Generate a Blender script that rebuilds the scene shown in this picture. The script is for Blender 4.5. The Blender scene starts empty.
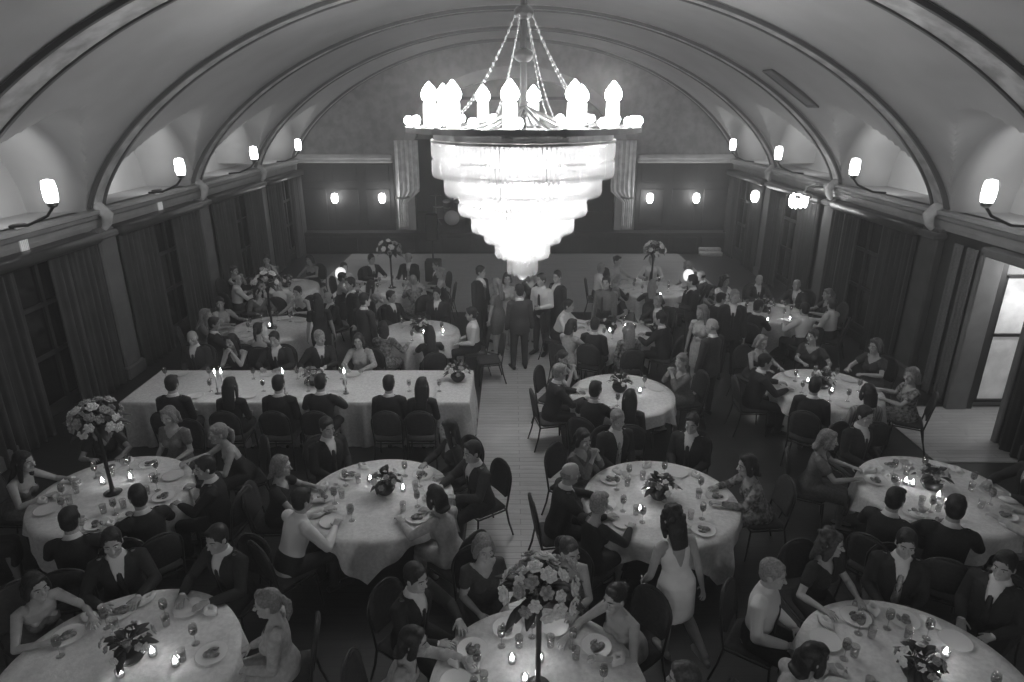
import bpy, bmesh, math, random
from mathutils import Vector, Matrix, Euler
V = Vector
PI = math.pi
RND = random.Random(11)
scene = bpy.context.scene
COL = scene.collection

# ------------------------------------------------------------------ camera
PITCH = math.radians(20.0)
CAM = V((-0.11, 0.0, 5.0))
FPX = 650.0
cam_d = bpy.data.cameras.new('camera')
cam_d.sensor_width = 36.0
cam_d.lens = FPX / 1024.0 * 36.0
cam_d.clip_start = 0.05
cam = bpy.data.objects.new('camera', cam_d)
COL.objects.link(cam)
cam.location = CAM
cam.rotation_euler = (PI / 2 - PITCH, 0, 0)
scene.camera = cam
CP, SP = math.cos(PITCH), math.sin(PITCH)


def at(px, py, z=0.0, Y=None, X=None):
    """World point seen at photo pixel (px,py) on the level z, or on a plane Y / X."""
    xc, yc = (px - 512.0) / FPX, (341.0 - py) / FPX
    d = V((xc, CP + yc * SP, -SP + yc * CP))
    if Y is not None:
        t = Y / d.y
    elif X is not None:
        t = X / d.x
    else:
        t = (z - CAM.z) / d.z
    return CAM + d * t


# ------------------------------------------------------------------ materials
def mat(name, g, rough=0.6, noise=0.0, nscale=8.0, spec=0.4, metal=0.0, emit=0.0, bump=0.0, bscale=60.0, sheen=0.0):
    m = bpy.data.materials.new(name)
    m.use_nodes = True
    nt = m.node_tree
    b = nt.nodes['Principled BSDF']
    b.inputs['Base Color'].default_value = (g, g, g, 1)
    b.inputs['Roughness'].default_value = rough
    b.inputs['Metallic'].default_value = metal
    b.inputs['Specular IOR Level'].default_value = spec
    if sheen:
        b.inputs['Sheen Weight'].default_value = sheen
    if emit:
        b.inputs['Emission Color'].default_value = (1, 1, 1, 1)
        b.inputs['Emission Strength'].default_value = emit
    tc = None
    if noise or bump:
        tc = nt.nodes.new('ShaderNodeTexCoord')
    if noise:
        n = nt.nodes.new('ShaderNodeTexNoise')
        n.inputs['Scale'].default_value = nscale
        n.inputs['Detail'].default_value = 4
        r = nt.nodes.new('ShaderNodeValToRGB')
        lo, hi = max(g * (1 - noise), 0), min(g * (1 + noise), 1)
        r.color_ramp.elements[0].position = .35
        r.color_ramp.elements[1].position = .65
        r.color_ramp.elements[0].color = (lo, lo, lo, 1)
        r.color_ramp.elements[1].color = (hi, hi, hi, 1)
        nt.links.new(tc.outputs['Object'], n.inputs['Vector'])
        nt.links.new(n.outputs['Fac'], r.inputs['Fac'])
        nt.links.new(r.outputs['Color'], b.inputs['Base Color'])
    if bump:
        n2 = nt.nodes.new('ShaderNodeTexNoise')
        n2.inputs['Scale'].default_value = bscale
        bp = nt.nodes.new('ShaderNodeBump')
        bp.inputs['Strength'].default_value = bump
        bp.inputs['Distance'].default_value = .01
        nt.links.new(tc.outputs['Object'], n2.inputs['Vector'])
        nt.links.new(n2.outputs['Fac'], bp.inputs['Height'])
        nt.links.new(bp.outputs['Normal'], b.inputs['Normal'])
    return m


def plank_mat(name, c1, c2, rough, width=.11, length=1.6, mortar=.0):
    m = mat(name, c1, rough, spec=.5)
    nt = m.node_tree
    b = nt.nodes['Principled BSDF']
    tc = nt.nodes.new('ShaderNodeTexCoord')
    br = nt.nodes.new('ShaderNodeTexBrick')
    br.inputs['Color1'].default_value = (c1, c1, c1, 1)
    br.inputs['Color2'].default_value = (c2, c2, c2, 1)
    br.inputs['Mortar'].default_value = (c1 * .4, c1 * .4, c1 * .4, 1)
    br.inputs['Scale'].default_value = 1.0
    br.inputs['Mortar Size'].default_value = .004
    br.inputs['Brick Width'].default_value = length
    br.inputs['Row Height'].default_value = width
    no = nt.nodes.new('ShaderNodeTexNoise')
    no.inputs['Scale'].default_value = 3.0
    mp = nt.nodes.new('ShaderNodeMapping')
    mp.inputs['Scale'].default_value = (1, 14, 1)
    mx = nt.nodes.new('ShaderNodeMix')
    mx.data_type = 'RGBA'
    mx.blend_type = 'MULTIPLY'
    mx.inputs[0].default_value = .5
    nt.links.new(tc.outputs['Object'], br.inputs['Vector'])
    nt.links.new(tc.outputs['Object'], mp.inputs['Vector'])
    nt.links.new(mp.outputs['Vector'], no.inputs['Vector'])
    nt.links.new(br.outputs['Color'], mx.inputs[6])
    nt.links.new(no.outputs['Fac'], mx.inputs[7])
    nt.links.new(mx.outputs[2], b.inputs['Base Color'])
    return m


def crystal_mat(name):
    m = bpy.data.materials.new(name)
    m.use_nodes = True
    nt = m.node_tree
    nt.nodes.clear()
    o = nt.nodes.new('ShaderNodeOutputMaterial')
    tr = nt.nodes.new('ShaderNodeBsdfTransparent')
    tl = nt.nodes.new('ShaderNodeBsdfTranslucent')
    tl.inputs['Color'].default_value = (.55, .55, .55, 1)
    di = nt.nodes.new('ShaderNodeBsdfGlossy')
    di.inputs['Roughness'].default_value = .15
    a = nt.nodes.new('ShaderNodeMixShader')
    a.inputs[0].default_value = .25
    c = nt.nodes.new('ShaderNodeMixShader')
    c.inputs[0].default_value = .40
    nt.links.new(tl.outputs[0], a.inputs[1])
    nt.links.new(di.outputs[0], a.inputs[2])
    nt.links.new(tr.outputs[0], c.inputs[1])
    nt.links.new(a.outputs[0], c.inputs[2])
    nt.links.new(c.outputs[0], o.inputs['Surface'])
    return m


def glass_mat(name, tint=.9, clear=.75):
    m = bpy.data.materials.new(name)
    m.use_nodes = True
    nt = m.node_tree
    nt.nodes.clear()
    o = nt.nodes.new('ShaderNodeOutputMaterial')
    tr = nt.nodes.new('ShaderNodeBsdfTransparent')
    tr.inputs['Color'].default_value = (tint, tint, tint, 1)
    gl = nt.nodes.new('ShaderNodeBsdfGlossy')
    gl.inputs['Roughness'].default_value = .06
    c = nt.nodes.new('ShaderNodeMixShader')
    c.inputs[0].default_value = 1 - clear
    nt.links.new(tr.outputs[0], c.inputs[1])
    nt.links.new(gl.outputs[0], c.inputs[2])
    nt.links.new(c.outputs[0], o.inputs['Surface'])
    return m


M = {}
M['plaster'] = mat('plaster', .40, .8, .06, 1.2, .2)
M['proscenium'] = mat('proscenium_plaster', .48, .6, .1, 3)
M['rib'] = mat('rib_plaster', .46, .7, .30, 3.5, .2)
M['rib_dark'] = mat('rib_moulding', .07, .6)
M['cornice'] = mat('cornice', .30, .6, .1, 3)
M['wall'] = mat('panelled_wall', .035, .5, .25, 2)
M['wall_lower'] = mat('dark_oak', .03, .4, .3, 3)
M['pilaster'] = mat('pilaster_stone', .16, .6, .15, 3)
M['tympanum'] = mat('tympanum_plaster', .30, .8, .22, 4)
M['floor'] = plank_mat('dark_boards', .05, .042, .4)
M['dance'] = plank_mat('dance_boards_and_light', .66, .56, .30)  # also colours the painted aisle reflection and doorway light spill
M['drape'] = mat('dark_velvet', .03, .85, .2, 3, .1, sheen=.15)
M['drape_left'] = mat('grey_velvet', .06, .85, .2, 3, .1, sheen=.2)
M['stage_drape'] = mat('pale_stage_curtain', .80, .8, .15, 5)
M['black_drape'] = mat('stage_black', .018, .9)
M['stage'] = mat('stage_wood', .03, .4, .2, 4)
M['bulb'] = mat('bulb_glow', 1, .4, emit=30)
M['candle_glow'] = mat('flame_glow', 1, .4, emit=60)
M['inner_glow'] = mat('inner_bulb_glow', 1, .4, emit=5)
M['uplight_glow'] = mat('uplight_glow', 1, .4, emit=22)
M['sconce_glow'] = mat('sconce_glow', 1, .4, emit=16)
M['dim_glow'] = mat('dim_glow', .8, .4, emit=.10)
M['door_glow'] = mat('door_glow', .6, .5, .35, 2.5, emit=.17)
M['lamp_shade'] = mat('frosted_lamp', .9, .5, emit=.9)
M['brass'] = mat('brass', .35, .3, metal=1.0)
M['dark_metal'] = mat('dark_metal', .04, .4, metal=.6)
M['crystal'] = crystal_mat('crystal')
M['glass'] = glass_mat('clear_glass')
M['night_glass'] = mat('night_glass', .01, .08, spec=.6)
M['cloth'] = mat('white_cloth', .70, .75, .10, 26, .2, bump=.25, bscale=30)
M['china'] = mat('china', .75, .25, spec=.5)
M['napkin'] = mat('napkin', .72, .8, bump=.2)
M['food'] = mat('food', .22, .6, .6, 40)
M['wine'] = mat('dark_wine', .02, .1)
M['wax'] = mat('wax', .8, .5)
M['leaf'] = mat('leaf', .06, .5, .4, 10)
M['petal'] = mat('petal', .72, .7, .15, 30)
M['petal_mid'] = mat('petal_mid', .34, .7, .3, 30)
M['vase'] = mat('dark_vase', .03, .25)
M['chair_frame'] = mat('chair_frame', .03, .35, spec=.5)
M['chair_pad'] = mat('chair_pad', .045, .8, .2, 30)
M['table_wood'] = mat('table_wood', .10, .5)
M['skin'] = mat('skin', .40, .55, .06, 20, .35)
M['skin_dark'] = mat('skin_deeper', .27, .55, .06, 20, .35)
M['hair_dark'] = mat('hair_dark', .022, .5, .4, 60)
M['hair_brown'] = mat('hair_brown', .055, .5, .4, 60)
M['hair_grey'] = mat('hair_grey', .26, .55, .3, 60)
M['hair_fair'] = mat('hair_fair', .20, .5, .3, 60)
M['eye_white'] = mat('eye_white', .45, .3)
M['iris'] = mat('iris', .03, .2)
M['black_cloth'] = mat('black_wool', .022, .8, .2, 40)
M['char_cloth'] = mat('charcoal_wool', .045, .8, .2, 40)
M['grey_cloth'] = mat('grey_wool', .14, .8, .2, 40)
M['light_cloth'] = mat('pale_cloth', .42, .75, .15, 25)
M['white_shirt'] = mat('white_cotton', .68, .7)
M['white_dress'] = mat('white_satin', .84, .45, .05, 12)
M['tie_pale'] = mat('tie_pale', .40, .5, .2, 60)
M['tie_dark'] = mat('tie_dark', .03, .5)
M['shoe'] = mat('shoe_leather', .02, .3)
M['shoe_pale'] = mat('shoe_pale', .45, .4)


def striped(name, a, b, scale):
    m = mat(name, a, .75)
    nt = m.node_tree
    tc = nt.nodes.new('ShaderNodeTexCoord')
    w = nt.nodes.new('ShaderNodeTexWave')
    w.inputs['Scale'].default_value = scale
    w.bands_direction = 'X'
    r = nt.nodes.new('ShaderNodeValToRGB')
    r.color_ramp.elements[0].color = (a, a, a, 1)
    r.color_ramp.elements[1].color = (b, b, b, 1)
    nt.links.new(tc.outputs['Object'], w.inputs['Vector'])
    nt.links.new(w.outputs['Fac'], r.inputs['Fac'])
    nt.links.new(r.outputs['Color'], nt.nodes['Principled BSDF'].inputs['Base Color'])
    return m


M['stripe_cloth'] = striped('striped_cloth', .16, .36, 9)
M['pattern_cloth'] = mat('patterned_cloth', .20, .75, .8, 22)


# ------------------------------------------------------------------ mesh helpers
class MB:
    def __init__(s):
        s.v, s.f, s.mi, s.cur = [], [], [], 0

    def add(s, verts, faces):
        o = len(s.v)
        s.v += [tuple(p) for p in verts]
        s.f += [tuple(i + o for i in f) for f in faces]
        s.mi += [s.cur] * len(faces)

    def loft(s, rings, cap=True, close=True):
        n = len(rings[0])
        vs = [p for r in rings for p in r]
        fs = []
        m = n if close else n - 1
        for i in range(len(rings) - 1):
            for j in range(m):
                k = (j + 1) % n
                fs.append((i * n + j, i * n + k, (i + 1) * n + k, (i + 1) * n + j))
        if cap and close:
            fs.append(tuple(range(n - 1, -1, -1)))
            b = (len(rings) - 1) * n
            fs.append(tuple(range(b, b + n)))
        s.add(vs, fs)

    def box(s, c, size, rot=None):
        x, y, z = size[0] / 2, size[1] / 2, size[2] / 2
        vs = [V((a, b, d)) for d in (-z, z) for b in (-y, y) for a in (-x, x)]
        if rot is not None:
            vs = [rot @ p for p in vs]
        c = V(c)
        s.add([c + p for p in vs], [(0, 2, 3, 1), (4, 5, 7, 6), (0, 1, 5, 4), (2, 6, 7, 3), (0, 4, 6, 2), (1, 3, 7, 5)])

    def bbox(s, c, size, bev=.01, rot=None):
        """A box with its vertical and horizontal edges chamfered."""
        x, y, z = size[0] / 2, size[1] / 2, size[2] / 2
        b = min(bev, x * .9, y * .9, z * .9)

        def ring(ix, zz):
            return [V((sx * (x - ix) + ox, sy * (y - ix) + oy, zz)) for sx, sy, ox, oy in (
                (1, 1, 0, -b), (1, 1, -b, 0), (-1, 1, b, 0), (-1, 1, 0, -b), (-1, -1, 0, b), (-1, -1, b, 0), (1, -1, -b, 0), (1, -1, 0, b))]
        rs = [ring(b, -z), ring(0, -z + b), ring(0, z - b), ring(b, z)]
        c = V(c)
        if rot is not None:
            rs = [[rot @ p for p in r] for r in rs]
        s.loft([[c + p for p in r] for r in rs])

    def lathe(s, prof, n=24, c=(0, 0, 0), cap=True):
        c = V(c)
        s.loft([[c + V((r * math.cos(2 * PI * j / n), r * math.sin(2 * PI * j / n), z)) for j in range(n)] for r, z in prof], cap)

    def tube(s, pts, rad, n=10, ref=None, rounded=True):
        """Tube through pts; rad a number or (across, deep) per point; ref = the across direction."""
        pts = [V(p) for p in pts]
        if not isinstance(rad, (list, tuple)):
            rad = [rad] * len(pts)
        rad = [(r, r) if not isinstance(r, (tuple, list)) else r for r in rad]
        rings = []
        last = None
        N = len(pts)
        dirs = []
        for i in range(N):
            d = (pts[min(i + 1, N - 1)] - pts[max(i - 1, 0)])
            if d.length < 1e-9:
                d = V((0, 0, 1))
            dirs.append(d.normalized())

        def ring(c, d, r):
            nonlocal last
            rv = ref if ref is not None else (last if last is not None else (V((1, 0, 0)) if abs(d.x) < .9 else V((0, 1, 0))))
            a = rv - d * rv.dot(d)
            if a.length < 1e-6:
                a = V((0, 1, 0)) - d * d.y
            a.normalize()
            last = a
            b = d.cross(a)
            return [c + a * (r[0] * math.cos(2 * PI * j / n)) + b * (r[1] * math.sin(2 * PI * j / n)) for j in range(n)]
        if rounded:
            m0 = min(rad[0])
            for k in (.15, .55, .85):
                q = math.sqrt(1 - (1 - k) ** 2) if k < 1 else 1
                rings.append(ring(pts[0] - dirs[0] * m0 * (1 - k), dirs[0], (rad[0][0] * q, rad[0][1] * q)))
        for p, d, r in zip(pts, dirs, rad):
            rings.append(ring(p, d, r))
        if rounded:
            m1 = min(rad[-1])
            for k in (.85, .55, .15):
                q = math.sqrt(1 - (1 - k) ** 2)
                rings.append(ring(pts[-1] + dirs[-1] * m1 * (1 - k), dirs[-1], (rad[-1][0] * q, rad[-1][1] * q)))
        s.loft(rings)

    def ball(s, c, r, n=12, m=8, rot=None):
        if not isinstance(r, (tuple, list)):
            r = (r, r, r)
        c = V(c)
        rings = []
        for i in range(1, m):
            t = PI * i / m
            ring = [V((r[0] * math.sin(t) * math.cos(2 * PI * j / n), r[1] * math.sin(t) * math.sin(2 * PI * j / n), -r[2] * math.cos(t))) for j in range(n)]
            if rot is not None:
                ring = [rot @ p for p in ring]
            rings.append([c + p for p in ring])
        s.loft(rings)

    def mesh(s, name, smooth=True):
        me = bpy.data.meshes.new(name)
        me.from_pydata(s.v, [], s.f)
        me.polygons.foreach_set('material_index', s.mi)
        if smooth:
            me.polygons.foreach_set('use_smooth', [True] * len(me.polygons))
        me.update()
        return me


def link(name, data, parent=None, m=None, loc=None):
    o = bpy.data.objects.new(name, data)
    COL.objects.link(o)
    if parent is not None:
        o.parent = parent
    if loc is not None:
        o.location = loc
    if m is not None and data is not None:
        ms = m if isinstance(m, (list, tuple)) else [m]
        while len(data.materials) < len(ms):
            data.materials.append(None)
        for i, x in enumerate(ms):
            o.material_slots[i].link = 'OBJECT'
            o.material_slots[i].material = x
    return o


def put(name, mb, m, parent=None, smooth=True, loc=None, sharp=None):
    me = mb.mesh(name, smooth)
    if sharp:
        me.set_sharp_from_angle(angle=math.radians(sharp))
    return link(name, me, parent, m, loc)


def tag(o, label, cat, group=None):
    o['label'] = label
    o['category'] = cat
    if group:
        o['group'] = group
    n = len(label.split())
    if n < 4 or n > 16:
        print('LABEL LENGTH', n, label)
    return o


def thing(name, label, cat, loc=(0, 0, 0), rz=0, group=None):
    o = bpy.data.objects.new(name, None)
    o.empty_display_size = .1
    COL.objects.link(o)
    o.location = loc
    o.rotation_euler = (0, 0, rz)
    return tag(o, label, cat, group)


def struct(name, mb, m, smooth=False, sharp=None):
    o = put(name, mb, m, None, smooth, sharp=sharp)
    o['kind'] = 'structure'
    return o


def dup(root, loc, rz=0, label=None, group=None, scale=None):
    r = root.copy()
    COL.objects.link(r)
    r.location = loc
    r.rotation_euler = (0, 0, rz)
    if scale:
        r.scale = scale
    if label:
        r['label'] = label
    if group:
        r['group'] = group
    for ch in list(root.children):
        c = ch.copy()
        COL.objects.link(c)
        c.parent = r
        for g in list(ch.children):
            d = g.copy()
            COL.objects.link(d)
            d.parent = c
    return r


def light(name, kind, loc, power, radius=.1, rot=None, **kw):
    d = bpy.data.lights.new(name, kind)
    d.energy = power
    if kind in ('POINT', 'SPOT'):
        d.shadow_soft_size = radius
    for k, v in kw.items():
        setattr(d, k, v)
    o = bpy.data.objects.new(name, d)
    COL.objects.link(o)
    o.location = loc
    if rot is not None:
        o.rotation_euler = rot
    return o


def aim(o, target):
    o.rotation_euler = (V(target) - o.location).to_track_quat('-Z', 'Y').to_euler()

# ------------------------------------------------------------------ the room
W = 7.65            # half width at the walls
Y0, YB = -4.0, 23.4  # near end, back wall
ZS, BV = 3.2, 3.82   # springing height and rise of the vault
RIBS = [-.05, 3.9, 8.25, 11.8, 15.75, 19.7, 23.3]
BAYS = [1.93, 5.87, 9.72, 13.7, 17.75, 21.5]
NICHE_X = 8.7


def barrel(x):
    t = min(abs(x) / W, 1)
    return ZS + BV * (1 - t * t) ** .7


def cell(x, y):
    half = min(1.12 + .75 * max(abs(x) - 6.55, 0) + .15 * min(abs(x) - 6.55, 0), 1.86)
    for c in BAYS:
        d = abs(y - c) / half
        if d < 1:
            return ZS + 1.75 * math.sqrt(1 - d * d)
    return ZS


def build_ceiling():
    mb = MB()
    xs = []
    for i in range(-60, 61):
        t = i / 60
        xs.append(W * math.sin(t * PI / 2) if abs(t) < 1 else W * t)
    xs = [-NICHE_X, -8.4, -8.1, -7.9] + xs + [7.9, 8.1, 8.4, NICHE_X]
    ys = []
    y = Y0
    edges = sorted([Y0 + .05 * i for i in range(int((YB - Y0) / .05) + 1)] + [YB])
    for e in edges:
        if not ys or e - ys[-1] > .004:
            ys.append(e)
    rows = []
    for y in ys:
        rows.append([V((x, y, max(barrel(x), cell(x, y) if abs(x) > 4 else 0))) for x in xs])
    n = len(xs)
    vs = [p for r in rows for p in r]
    fs = []
    for i in range(len(rows) - 1):
        for j in range(n - 1):
            fs.append((i * n + j, (i + 1) * n + j, (i + 1) * n + j + 1, i * n + j + 1))
    mb.add(vs, fs)
    o = struct('ceiling', mb, M['plaster'], smooth=True, sharp=35)
    return o


build_ceiling()

# side walls: a lower wall with the niches' back wall above
for sx, side in ((-1, 'left'), (1, 'right')):
    mb = MB()
    T = .25
    segs = [(Y0, YB)] if sx < 0 else [(Y0, 9.1), (10.25, YB)]
    for a, b in segs:
        mb.box((sx * (W + T / 2), (a + b) / 2, ZS / 2), (T, b - a, ZS))
    if sx > 0:
        mb.box((W + T / 2, 9.675, (2.75 + ZS) / 2), (T, 1.15, ZS - 2.75))
    struct('wall_' + side, mb, M['wall'])
    mb = MB()
    mb.box((sx * (NICHE_X + .05), (Y0 + YB) / 2, ZS + 1.0), (.1, YB - Y0, 2.2))
    mb.box((sx * (W + NICHE_X) / 2, (Y0 + YB) / 2, ZS - .03), (NICHE_X - W + .1, YB - Y0, .06))
    struct('wall_niche_' + side, mb, M['plaster'])
    # moulded cornice under the springing
    mb = MB()
    prof = [(0, -.32), (.03, -.32), (.05, -.24), (.05, -.16), (.11, -.12), (.13, -.06), (.20, -.03), (.20, .03), (0, .03)]
    r0 = [V((sx * (W - d), Y0, ZS + z)) for d, z in prof]
    r1 = [V((sx * (W - d), YB, ZS + z)) for d, z in prof]
    mb.loft([r0, r1] if sx > 0 else [r1, r0])
    struct('trim_cornice_' + side, mb, M['cornice'])
    mb = MB()
    for a, b in segs:
        mb.box((sx * (W - .015), (a + b) / 2, .09), (.03, b - a, .18))
    struct('baseboard_' + side, mb, M['wall_lower'])

# vault ribs: a flat band with a stencilled face and two dark edge mouldings
for i, y in enumerate(RIBS[:-1] + [YB - .28]):
    hw = .30 if y < 9 else .19
    mb = MB()

    def arch(d, n=72):
        pts = []
        for k in range(n + 1):
            a = PI * k / n
            x = -math.cos(a)
            x = math.copysign(abs(x) ** .8, x)
            xx = x * (W - .02)
            pts.append(V((xx * (1 - d / W), 0, barrel(xx) - d * (.35 + .65 * (1 - abs(x))))))
        return pts
    lo, hi = arch(.06), arch(-.02)
    rings = []
    for p, q in zip(lo, hi):
        rings.append([V((p.x, y - hw, p.z)), V((p.x, y + hw, p.z)), V((q.x, y + hw, q.z)), V((q.x, y - hw, q.z))])
    mb.loft(rings)
    struct('trim_rib_%d' % (i + 1), mb, M['rib'], smooth=True, sharp=40)
    mb = MB()
    for s in (-1, 1):
        lo2, hi2 = arch(.09), arch(.02)
        rings = []
        for p, q in zip(lo2, hi2):
            a, b = y + s * hw - .03, y + s * hw + .03
            rings.append([V((p.x, a, p.z)), V((p.x, b, p.z)), V((q.x, b, q.z)), V((q.x, a, q.z))])
        mb.loft(rings)
    struct('trim_rib_moulding_%d' % (i + 1), mb, M['rib_dark'], smooth=True, sharp=40)
    # stencilled rosettes painted along the band
    mb = MB()
    mid = arch(.065, 72)
    for k in range(6, 67, 5):
        p, q = mid[k - 1], mid[k + 1]
        t = (q - p).normalized()
        nrm = V((t.z, 0, -t.x))
        if nrm.z > 0:
            nrm = -nrm
        rot = Matrix((t, V((0, 1, 0)), nrm)).transposed()
        mb.ball(mid[k], (.26, .07, .010), 14, 6, rot)
        for s2 in (-1, 1):
            mb.ball(mid[k] + t * .34 * s2, (.08, .04, .010), 10, 5, rot)
    struct('trim_rib_stencil_%d' % (i + 1), mb, M['rib_dark'], smooth=True)

# pilasters under the ribs, with a plaster bracket at their head
n_t = 0
for sx in (-1, 1):
    for y in RIBS[1:-1]:
        n_t += 1
        mb = MB()
        mb.bbox((sx * (W - .08), y, 1.45), (.16, .52, 2.9), .03)
        mb.bbox((sx * (W - .11), y, .13), (.22, .62, .26), .03)
        mb.bbox((sx * (W - .12), y, 2.78), (.24, .62, .12), .03)
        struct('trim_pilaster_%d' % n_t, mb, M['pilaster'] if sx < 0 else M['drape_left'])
        mb = MB()
        mb.tube([(sx * (W - .10), y, 3.28), (sx * (W - .24), y, 3.12), (sx * (W - .20), y, 2.96), (sx * (W - .12), y, 2.86)], [(.16, .07), (.15, .08), (.11, .06), (.06, .04)], 12, V((0, 1, 0)))
        struct('trim_bracket_%d' % n_t, mb, M['rib'], smooth=True)

# floor: dark boards, a pale dance floor and an aisle strip painted pale for the chandelier's reflection
mb = MB()
mb.box((0, (Y0 + YB + 5) / 2, -.05), (2 * W + 4.5, YB + 5 - Y0, .1))
struct('floor', mb, M['floor'])
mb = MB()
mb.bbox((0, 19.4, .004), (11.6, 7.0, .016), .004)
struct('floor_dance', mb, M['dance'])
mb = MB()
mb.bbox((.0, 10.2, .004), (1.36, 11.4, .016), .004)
struct('floor_aisle_sheen', mb, M['dance'])
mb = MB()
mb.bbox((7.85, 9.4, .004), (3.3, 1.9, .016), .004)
struct('floor_door_light_spill', mb, M['dance'])  # pale patch stands in for lobby light spilling over the dark boards
# unseen balcony slab and rear wall, added to keep fill light off the vault
mb = MB()
mb.box((0, Y0 + 2.55, 3.12), (2 * W + .1, 5.1, .16))
struct('floor_balcony_shield', mb, M['wall_lower'])
mb = MB()
mb.box((0, Y0 - .1, 3.6), (2 * NICHE_X + .3, .2, 7.3))
struct('wall_near', mb, M['wall'])

# back wall with the stage opening (an arched proscenium)
SA, SZ0 = 3.55, 3.3     # opening half width, arch springing
SB = 2.55               # arch rise


def back_wall():
    mb = MB()
    n = 48
    out, inn = [], []
    # outer outline follows the vault, inner the opening
    for k in range(n + 1):
        a = PI * k / n
        x = -math.cos(a)
        xo = math.copysign(abs(x) ** .8, x) * W
        out.append((xo, barrel(xo)))
        inn.append((x * SA, SZ0 + SB * math.sin(a)))
    out = [(-W, 0)] + out + [(W, 0)]
    inn = [(-SA, 0)] + inn + [(SA, 0)]
    t = .3
    rings = []
    for (xo, zo), (xi, zi) in zip(out, inn):
        rings.append([V((xo, YB, zo + .05)), V((xi, YB, zi)), V((xi, YB + t, zi)), V((xo, YB + t, zo + .05))])
    mb.loft(rings)
    return mb


mbk = back_wall()
bw = struct('wall_back', mbk, [M['tympanum']])
# dark panelling on the lower back wall
mb = MB()
for sx in (-1, 1):
    x0, x1 = SA + .72, W
    mb.box((sx * (x0 + x1) / 2, YB - .03, 1.6), (x1 - x0, .06, 3.2))
    for k in range(3):
        xx = x0 + (k + .5) * (x1 - x0) / 3
        for zc, hh in ((1.55, 1.3), (2.75, .6)):
            mb.bbox((sx * xx, YB - .07, zc), (.85, .03, hh), .012)
struct('wall_panelling_back', mb, M['wall'])
mb = MB()
for sx in (-1, 1):
    mb.bbox((sx * (SA + .7 + W) / 2, YB - .1, 3.3), (W - SA - .7, .2, .18), .04)
    mb.bbox((sx * (SA + .7 + W) / 2, YB - .06, 3.15), (W - SA - .7, .12, .12), .03)
struct('trim_cornice_back', mb, M['proscenium'])
# proscenium moulding: jambs and arch
mb = MB()
pts = [(-SA - .35, .75)] + [(-math.cos(PI * k / 48) * (SA + .35), SZ0 + (SB + .35) * math.sin(PI * k / 48)) for k in range(49)] + [(SA + .35, .75)]
pin = [(-SA, .75)] + [(-math.cos(PI * k / 48) * SA, SZ0 + SB * math.sin(PI * k / 48)) for k in range(49)] + [(SA, .75)]
mb.loft([[V((a, YB - .12, b)), V((c, YB - .06, d)), V((c, YB + .3, d)), V((a, YB + .02, b))] for (a, b), (c, d) in zip(pts, pin)])
struct('trim_proscenium', mb, M['proscenium'], smooth=True, sharp=40)
# plaster lunette closing the head of the stage arch
mb = MB()
arc = [(-math.cos(PI * k / 40) * SA, SZ0 + SB * math.sin(PI * k / 40)) for k in range(41)]
mb.loft([[V((a, YB + .5, max(b, 3.86))), V((a, YB + .5, 3.85)), V((a, YB + .58, 3.85)), V((a, YB + .58, max(b, 3.86)))] for a, b in arc])
struct('wall_stage_lunette', mb, M['tympanum'])
# stage platform, its side and back walls
mb = MB()
mb.bbox((0, YB + 1.9, .375), (2 * W - .02, 5.0, .75), .015)
for k in range(-7, 8):
    mb.bbox((k * 1.0, YB - .61, .36), (.86, .03, .5), .01)
struct('floor_stage', mb, M['stage'])
mb = MB()
mb.box((0, YB + 4.4, 2.6), (9, .1, 5.2))
for s in (-1, 1):
    mb.box((s * 4.5, YB + 2.4, 2.6), (.1, 4, 5.2))
mb.box((0, YB + 2.4, 5.2), (9, 4, .1))
struct('wall_stage', mb, M['black_drape'])
mb = MB()
mb.bbox((at(707, 253, 0).x, YB - .85, .07), (.75, .34, .14), .01)
mb.bbox((at(707, 253, 0).x, YB - .72, .19), (.75, .2, .12), .01)
o = put('stage_step', mb, M['light_cloth'])
tag(o, 'pale wooden step block against the dark stage front', 'step')


# ------------------------------------------------------------------ drapery and windows
def folds(mb, p0, p1, z0, z1, amp=.05, waves=7, n=64, taper=None, thick=.012):
    """A pleated cloth between two floor points; taper(z)->(a,b) narrows it."""
    p0, p1 = V(p0), V(p1)
    d = (p1 - p0)
    nv = V((-d.y, d.x, 0)).normalized()
    zs = [z0 + (z1 - z0) * k / 16 for k in range(17)]
    fr, bk = [], []
    for z in zs:
        a, b = taper(z) if taper else (0, 1)
        r = []
        for j in range(n + 1):
            t = a + (b - a) * j / n
            off = amp * math.sin(2 * PI * waves * j / n) * (1 - .25 * (z - z0) / (z1 - z0)) + amp * .35 * math.sin(2 * PI * waves * 2.3 * j / n + 1)
            r.append(p0 + d * t + nv * off + V((0, 0, z)))
        fr.append(r)
        bk.append([q + nv * thick for q in r])
    rings = [f + list(reversed(b)) for f, b in zip(fr, bk)]
    mb.loft(rings)


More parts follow.
